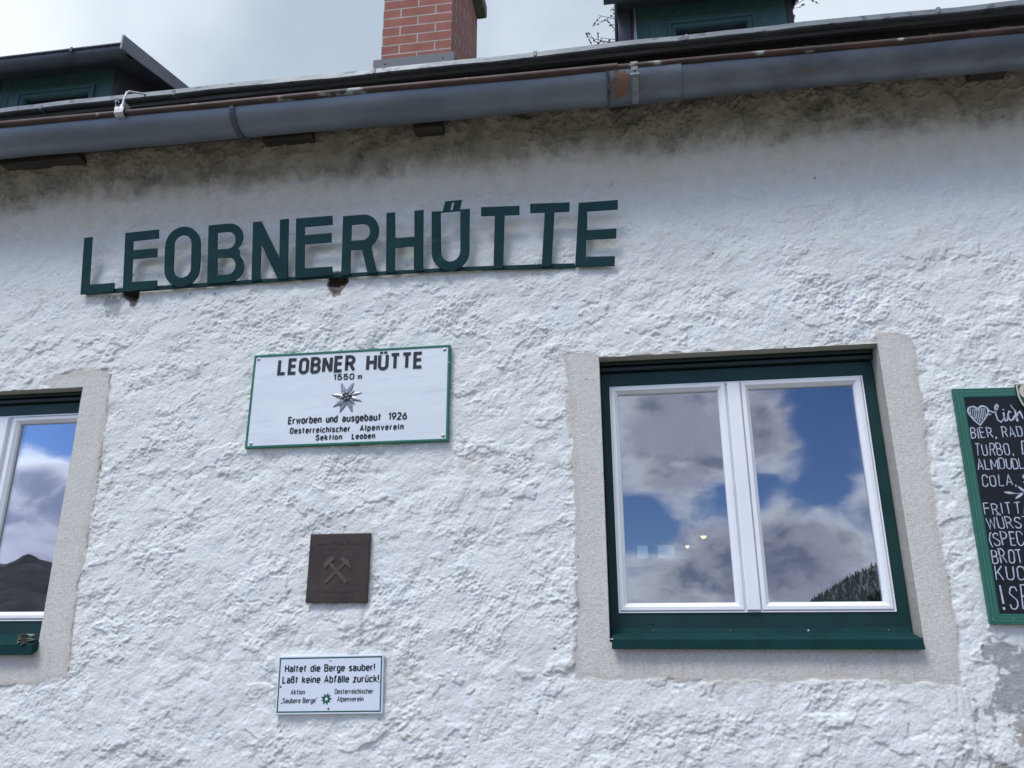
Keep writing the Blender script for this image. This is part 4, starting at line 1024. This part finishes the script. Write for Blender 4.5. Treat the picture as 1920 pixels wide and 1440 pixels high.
for i, (a, L_) in enumerate([(-78, 1), (-38, .9), (0, 1), (40, .95), (72, 1), (118, .9), (160, 1), (200, .9), (236, 1)]):
    d = Vector((math.cos(R(a)), math.sin(R(a)))); nn = Vector((-d.y, d.x)); c = Vector((-1.153-qx, 1.3735-qz)); L_ *= .0225
    p = [c+d*.006-nn*.0030, c+d*L_*.6-nn*.0042, c+d*L_, c+d*L_*.6+nn*.0042, c+d*.006+nn*.0030]
    mb.prism([(v.x, v.y) for v in p][::-1], -.0038-.00003*i, -.0032)
mb.build('edelweiss', M['enamel_green'], sm)
for x, z in ((-1.144, 1.509), (-1.337, 1.418), (-.950, 1.432), (-1.143, 1.339)): MB().dome((x-qx, -.0031, z-qz), .0042, .0016, 10, 3).build('screw', M['galv'] if x > -1 or z > 1.5 else M['bolt'], sm)

# ------------------------------------------------------------------ chalk menu board
cb = tag(empty('chalkboard', (1.224, -.020, 2.055), (0, R(1.1), 0)), 'black chalk menu board in a green frame to the right of the window', 'menu board')
bx_, bz_ = 1.224, 2.055
BW, BH = .605, .842
def cbx(x, z):                       # wall point -> board point (board hangs a little crooked)
    a = R(1.1); dx, dz_ = x-bx_, z-bz_
    return dx*math.cos(a)-dz_*math.sin(a), dx*math.sin(a)+dz_*math.cos(a)
L0, Rr0, B0, T0 = -.006, -.006+BW, -BH/2, BH/2
MB().bbox(L0+.003, Rr0-.003, -.001, .010, B0+.003, T0-.003, .002).build('backing', M['board_edge'], cb)
MB().box(L0+.030, Rr0-.030, -.0042, -.0012, B0+.030, T0-.030).build('chalk_surface', M['slate'], cb)
mb = MB(); mb.ring(L0, Rr0, B0, T0, [(0, .0105), (0, -.0045), (.0015, -.006), (.0325, -.006), (.0345, -.0045), (.0345, -.002)]); fr = mb.build('frame', M['board_green'], cb)
mb = MB()
for i in (.012, .023): mb.ring(L0+i, Rr0-i, B0+i, T0-i, [(0, -.0061), (0, -.0064), (.0014, -.0064), (.0014, -.0061)])
for x, z in ((L0+.008, T0-.013), (L0+.010, B0+.016), (L0+.075, B0+.018)): mb.dome((x, -.006, z), .003, .0012, 8, 3)
mb.build('gold_lines', M['gold_line'], fr)
rnd = random.Random(5); mb = MB(); Y0 = -.0043
def chalk_line(pts, sw, k=0):
    q = [cbx(*p) for p in pts]
    stroke_faces(mb, q, [sw*rnd.uniform(.7, 1.2) for _ in q] if not isinstance(sw, list) else sw, Y0, .0004+.00003*(k % 9), None if False else (lambda p: p))
def chalk(text, x0, x1, z, cap, sw=.0035, gap=.26):
    a = cbx(x0, z); b = cbx(x1, z)
    line(cb, M['chalk'], text, a[0], b[0], a[1], cap, sw, Y0, .0004, gap=gap, space=.40, slope=math.tan(R(1.1)), jit=.8, rnd=rnd, step=.00003)
chalk('BIER, RADL', 1.258, 1.458, 2.283, .041)
chalk('TURBO,', 1.262, 1.392, 2.219, .047)
chalk('D', 1.420, 1.450, 2.220, .052)
chalk('ALMDUDLE', 1.262, 1.440, 2.166, .041, gap=.18)
chalk('COLA,', 1.266, 1.380, 2.106, .044)
chalk('S', 1.403, 1.432, 2.112, .036)
chalk('FRITTA', 1.256, 1.410, 2.005, .044, gap=.28)
chalk('WÜRST', 1.257, 1.398, 1.955, .043, gap=.2)
chalk('(SPECK', 1.254, 1.395, 1.895, .050, gap=.2)
chalk('BROTE', 1.252, 1.378, 1.835, .049)
chalk('KUC', 1.253, 1.348, 1.778, .049)
chalk('!', 1.258, 1.266, 1.680, .080, .007)
chalk('SE', 1.280, 1.345, 1.680, .080, gap=.30)
hp = [(1.300, 2.388)]+[(1.300-.0175+.0175*math.cos(R(a)), 2.388+.017*math.sin(R(a))) for a in range(20, 181, 20)]+[(1.2685, 2.375), (1.281, 2.352), (1.2975, 2.3335), (1.314, 2.352), (1.331, 2.375)]+[(1.3175+.0175*math.cos(R(a)), 2.388+.017*math.sin(R(a))) for a in range(0, 161, 20)]+[(1.300, 2.388)]
chalk_line(hp, .0062)
for i in range(9):
    x = 1.273+.0062*i; zt = 2.397-.01*(abs(i-4) < 1); zb = 2.337+abs(x-1.2985)*1.15+.004
    chalk_line([(x-.001, zb), (x+.002, zt)], .0026, i)
mb.build('chalk_heart', M['chalk'], cb); mb = MB()
chalk_line([(1.330, 2.372), (1.342, 2.373)], .005); mb.build('chalk_hyphen', M['chalk'], cb); mb = MB()
for l, sw in ([[(1.338, 2.387), (1.352, 2.379), (1.366, 2.391), (1.372, 2.404), (1.367, 2.409), (1.360, 2.400), (1.358, 2.372), (1.361, 2.350), (1.370, 2.342), (1.379, 2.350), (1.384, 2.362)], .0045],
              [[(1.3855, 2.378), (1.384, 2.360), (1.386, 2.346), (1.392, 2.347), (1.398, 2.362)], .006], [[(1.3862, 2.391), (1.3864, 2.386)], .006],
              [[(1.411, 2.377), (1.405, 2.382), (1.399, 2.370), (1.399, 2.354), (1.405, 2.346), (1.414, 2.352), (1.421, 2.365)], .006],
              [[(1.414, 2.406), (1.421, 2.390), (1.4255, 2.384)], .003], [[(1.4255, 2.384), (1.4265, 2.342)], .0085], [[(1.4268, 2.356), (1.434, 2.373), (1.441, 2.379), (1.444, 2.368), (1.447, 2.352)], .005],
              [[(1.372, 2.078), (1.398, 2.0805), (1.412, 2.083)], .002]):
    chalk_line(l, sw)
mb.build('chalk_script', M['chalk'], cb); mb = MB()
for (ax, az), (tx, tz) in (((1.372, 2.0785), (1.334, 2.0845)), ((1.399, 2.081), (1.367, 2.060)), ((1.405, 2.082), (1.383, 2.104))):
    d = Vector((tx-ax, tz-az)); L_ = d.length; d.normalize(); nn = Vector((-d.y, d.x)); pts = []
    ws = [.0015, .005, .008, .0085, .006, .0015]
    chalk_line([tuple(Vector((ax, az))+d*L_*t) for t in (0, .2, .4, .6, .82, 1)], ws)
mb.build('chalk_leaves', M['chalk'], cb)
# brewery shield at the top
sh = empty('x'); bpy.data.objects.remove(sh)
cxs, czt = cbx(1.5345, 2.480)
def shield(s, dy): 
    hw, hh = .0945*s, .125*s; t = [(-hw, 0), (hw, 0)]; t += [(hw*math.cos(R(a))**.8 if a < 90 else 0, -hh*.25-hh*.75*math.sin(R(a))) for a in range(0, 91, 10)]
    t += [(-x, z) for x, z in t[2:-1][::-1]]; return t
def shp(s, drop): return [(cxs+x, czt-drop+z) for x, z in shield(s, 0)][::-1]
emb = MB().prism(shp(1, 0), -.010, -.0045).build('emblem', M['shield_green'], cb)
o_ = outline_mesh('emblem_rim', [(x, z) for x, z in shp(.965, .0025)], [[(x, z) for x, z in shp(.91, .0045)]], .0012, M['cream'], emb, .0002); o_.location.y = -.0104
gcx, gcz = cxs-.052, czt-.0285
o_ = outline_mesh('emblem_letter', [(gcx+x, gcz+z) for x, z in [(.012, .008)]+arc(0, 0, .017, .0165, 50, 310, 16)+[(.0128, -.001), (-.003, -.001), (-.003, .0045), (.020, .0045), (.020, -.016)]+arc(0, 0, .0315, .0305, -50, -318, 22)], [], .0014, M['cream'], emb, .0002); o_.location.y = -.0107
MB().box(cxs-.036, cxs-.020, -.0108, -.0100, czt-.078, czt-.072).build('emblem_bar', M['cream'], emb)

# ------------------------------------------------------------------ lightning conductor on the gutter
lc = tag(empty('lightning_conductor', (-2.175, -.343, gz(-2.175)+.006)), 'galvanised clamp with pale bent wire on the gutter rim by the left dormer', 'conductor')
mb = MB(); t = .003
# folded strip clipped round the bead
prof = [(.022, .030), (-.018, .034), (-.0215, .012), (-.0215, -.010), (-.012, -.0225), (.008, -.022)]
o1 = []; o2 = []
for i, (y, z) in enumerate(prof): 
    a = Vector((y, z)); d = (Vector(prof[min(i+1, len(prof)-1)])-Vector(prof[max(i-1, 0)])).normalized(); nn = Vector((d.y, -d.x))*t/2
    o1.append((a+nn)[:]); o2.append((a-nn)[:])
mb.extrude_x(o1+o2[::-1], -.022, .022); mb.bbox(.014, .021, -.026, .024, .020, .046, .002); mb.bbox(-.021, -.015, -.024, .02, .022, .044, .002)
mb.build('clamp', M['galv'], lc)
mb = MB(); mb.tube([(-.012, -.012, .038), (-.012, -.034, .043)], .0065, 8); mb.tube([(-.012, -.020, .040), (-.012, -.026, .0415)], .011, 6, smooth=False); mb.build('bolt', M['bolt'], lc)
pts = [(.002, -.010, .030), (.005, -.008, .068), (.010, -.004, .108), (.014, .004, .120), (.024, .018, .126), (.058, .080, .156), (.084, .150, .200), (.095, .30, .305)]
MB().tube(pts, .0046, 8).build('wire', M['wire'], lc)

# ------------------------------------------------------------------ lamps in the room
for i, (x, y, z, lab) in enumerate(((.517, 2.6, 2.235, 'warm lit room lamp glowing behind the glass, higher of the two'), (.412, 2.75, 2.185, 'dimmer warm room lamp behind the glass, lower and further left'))):
    L_ = tag(empty('pendant_lamp', (x, y, z)), lab, 'lamp', 'lamps inside the room')
    mb = MB(); n = 14
    ring = lambda r, zz: [(r*math.cos(2*math.pi*k/n), r*math.sin(2*math.pi*k/n), zz) for k in range(n)]
    vs = ring(.075, 0)+ring(.05, .05)+ring(.018, .085)+ring(.070, .001)+ring(.046, .05)
    mb.add(vs, [(k, (k+1) % n, n+(k+1) % n, n+k) for k in range(n)]+[(n+k, n+(k+1) % n, 2*n+(k+1) % n, 2*n+k) for k in range(n)]+[(3*n+k, 4*n+k, 4*n+(k+1) % n, 3*n+(k+1) % n) for k in range(n)], True)
    mb.build('lamp_shade', M['shade'], L_)
    mb = MB(); mb.dome((0, 0, .01), .022 if i == 0 else .015, .024, 12, 5, (0, 0, -1)); mb.build('bulb', M['bulb'], L_)
    MB().tube([(0, 0, .085), (0, 0, 2.95-z)], .0014, 5).build('cord', M['seal'], L_)

# ------------------------------------------------------------------ larch behind the right dormer
def larch(x, y, h):
    t = tag(empty('larch_tree', (x, y, 0)), 'bare-twigged larch standing behind the right dormer', 'tree')
    rs = random.Random(21)
    MB().tube([(0, 0, 0), (.04, 0, h*.35), (0, .03, h*.7), (.02, 0, h)], [.22, .15, .08, .02], 9).build('trunk', M['bark'], t)
    mb = MB(); nd = MB()
    z = 5.0
    while z < h-.4:
        Lb = 1.62*min(1, (h-z)/4.2)+.1
        for k in range(9):
            a = rs.uniform(0, 2*math.pi); l = Lb*rs.uniform(.8, 1.08); dx, dy = math.cos(a), math.sin(a)
            pts = [(dx*l*s_, dy*l*s_, z-.25*l*s_*s_+.18*l*s_**3+rs.uniform(-.02, .02)) for s_ in (0, .25, .5, .75, 1)]
            mb.tube(pts, [.02, .014, .010, .007, .003], 5)
            for s_ in range(9):
                f = .30+.68*s_/8; i = min(int(f*4), 3); g = f*4-i
                p = Vector(pts[i]).lerp(Vector(pts[i+1]), g); side = rs.choice((-1, 1))
                e = p+Vector((-dy*side, dx*side, 0))*rs.uniform(.10, .24)+Vector((dx, dy, 0))*rs.uniform(.05, .16)+Vector((0, 0, rs.uniform(-.12, .04)))
                mb.tube([p, p.lerp(e, .5)+Vector((0, 0, .01)), e], [.006, .0045, .003], 4, False)
                for q in range(5):
                    c = p.lerp(e, rs.uniform(.15, 1)); r = rs.uniform(.012, .022)
                    nd.dome(c, r*.8, r, 5, 2, (rs.uniform(-1, 1), rs.uniform(-1, 1), rs.uniform(-.3, 1)))
        z += rs.uniform(.16, .26)
    mb.build('branches', M['bark'], t); nd.build('crown', M['needles'], t)
larch(1.40, 7.2, 14.5)

# ------------------------------------------------------------------ ground, hills and what the panes reflect
mb = MB(); S_ = 9000; g = 24
def gh(x, y): return 0.0
N = 40; P_ = []
mb.add([(-S_, -S_, -.02), (S_, -S_, -.02), (S_, S_, -.02), (-S_, S_, -.02)], [(0, 1, 2, 3)])
tag(mb.build('ground', M['grass']), kind='structure')

M['gravel'] = material('pale_gravel', (.21, .19, .155), .95, var=(.16, .145, .12), vscale=1.5, bump=.5, bscale=30)
tag(MB().box(-14, 14, -16, -.05, -.2, -.012).build('bounce_gravel', M['gravel'], None), kind='structure')  # unseen gravel sheet, added for warm bounce light under the eaves

def range_mesh(nm, az0, az1, r0, rc, r1, ridge, mat, seed, rough, na=220, nr=26):
    """a mountain range: ridge elevation (deg) by azimuth, seen from the hut; azimuth from -Y, + = +X"""
    A = np.radians(np.linspace(az0, az1, na)); Rr = np.concatenate([np.linspace(r0, rc, nr), np.linspace(rc, r1, 10)[1:]])
    AA, RR = np.meshgrid(A, Rr)
    el = np.interp(np.degrees(AA), [p[0] for p in ridge], [p[1] for p in ridge])
    t = np.where(RR <= rc, (RR-r0)/(rc-r0), 1-(RR-rc)/(r1-rc)); t = np.clip(t, 0, 1)
    Hh = np.tan(np.radians(el))*rc*(.25*t+.75*t**1.6)+1.6*t
    x = RR*np.sin(AA); y = -RR*np.cos(AA)
    q = rc/9.0
    rid = 1-np.abs(fbm(x/q+seed, y/q, seed, 5, .55))*2
    Hh = Hh+(rid-.5)*rough*t*(1.02-t)*3+fbm(x/q*6, y/q*6, seed+3, 3)*rough*.22*t
    idx = np.arange(AA.size).reshape(AA.shape)
    q4 = np.stack([idx[:-1, :-1], idx[:-1, 1:], idx[1:, 1:], idx[1:, :-1]], -1).reshape(-1, 4)
    o = np_mesh(nm, np.stack([x, y, Hh-1], -1).reshape(-1, 3), q4, mat, None, False)
    return tag(o, kind='structure')
range_mesh('mountain', -78, -14, 900, 1700, 2300, [(-78, 5.5), (-60, 5.0), (-50, 3.2), (-45, 2.7), (-42.4, 3.0), (-41.4, 3.55), (-40.6, 3.95), (-39.6, 3.9), (-38.8, 3.7), (-36, 3.4), (-28, 1.8), (-20, .8), (-14, .2)], M['rock'], 4, 26)
range_mesh('mountain', -70, 8, 3600, 4600, 5400, [(-70, 3), (-48, 3.4), (-43, 3.9), (-41.2, 4.0), (-40.4, 4.45), (-39.9, 4.5), (-39.3, 4.1), (-36, 3.6), (-20, 1.2), (0, .9), (8, .4)], M['rock'], 9, 60)
def hill(nm, az0, az1, r0, rc, r1, ridge, seed): return range_mesh(nm, az0, az1, r0, rc, r1, ridge, M['forest_hazed'] if seed == 13 else M['forest'], seed, 1.2, 120, 16)
H1 = [(9, .1), (11.3, .8), (12.1, 1.7), (14, 2.9), (16.5, 4.1), (22, 5.2), (40, 6.0), (75, 7)]
H2 = [(12.5, .1), (14.0, .7), (14.7, 1.3), (16.3, 2.4), (22, 4.0), (40, 5), (75, 6)]
hill('hillside', 9, 75, 700, 950, 1150, H1, 13); hill('hillside', 12.5, 75, 420, 600, 720, H2, 15)
CZ_ = 0.0
def wood(nm, ridge, r0, rc, r1, az0, az1, count, hmin, hmax, seed, lab, mat):
    rs = random.Random(seed); mb = MB()
    for _ in range(count):
        a = az0+(az1-az0)*rs.random()**1.5; rr = rs.uniform(r0+(rc-r0)*.45, rc+(r1-rc)*.25)
        t = (rr-r0)/(rc-r0) if rr <= rc else 1-(rr-rc)/(r1-rc)
        el = float(np.interp(a, [p[0] for p in ridge], [p[1] for p in ridge]))
        z = math.tan(R(el))*rc*(.25*t+.75*t**1.6)+1.6*t-1.5+CZ_
        x, y = rr*math.sin(R(a)), -rr*math.cos(R(a)); h = rs.uniform(hmin, hmax); n = 7
        mb.tube([(x, y, z-1), (x, y, z+h*.3)], h*.016, 4, False)
        lay = 6
        for L_ in range(lay):
            f = L_/lay; zb = z+h*(.10+.86*f); zt = z+h*(.10+.86*(f+1.55/lay)); zt = min(zt, z+h*1.02); r = h*.21*(1-f)**.9*rs.uniform(.85, 1.15)+h*.012
            off_ = rs.uniform(0, 6)
            vs = [(x+r*(1 if k % 2 else .72)*rs.uniform(.85, 1.1)*math.cos(2*math.pi*k/(2*n)+off_), y+r*(1 if k % 2 else .72)*math.sin(2*math.pi*k/(2*n)+off_), zb-h*.02*(k % 2)) for k in range(2*n)]+[(x, y, zt)]
            mb.add(vs, [(k, (k+1) % (2*n), 2*n) for k in range(2*n)])
    return tag(mb.build(nm, mat), lab, 'forest', kind='stuff')
wood('conifer_wood', H1, 700, 950, 1150, 10.5, 30, 3000, 4.5, 7.5, 31, 'conifer wood tinted pale for haze, on the hillside reflected in the right pane', M['forest_hazed'])
wood('conifer_wood', H2, 420, 600, 720, 13.8, 30, 900, 3.0, 5.0, 33, 'dark conifers on the near slope reflected at the pane corner', M['forest'])
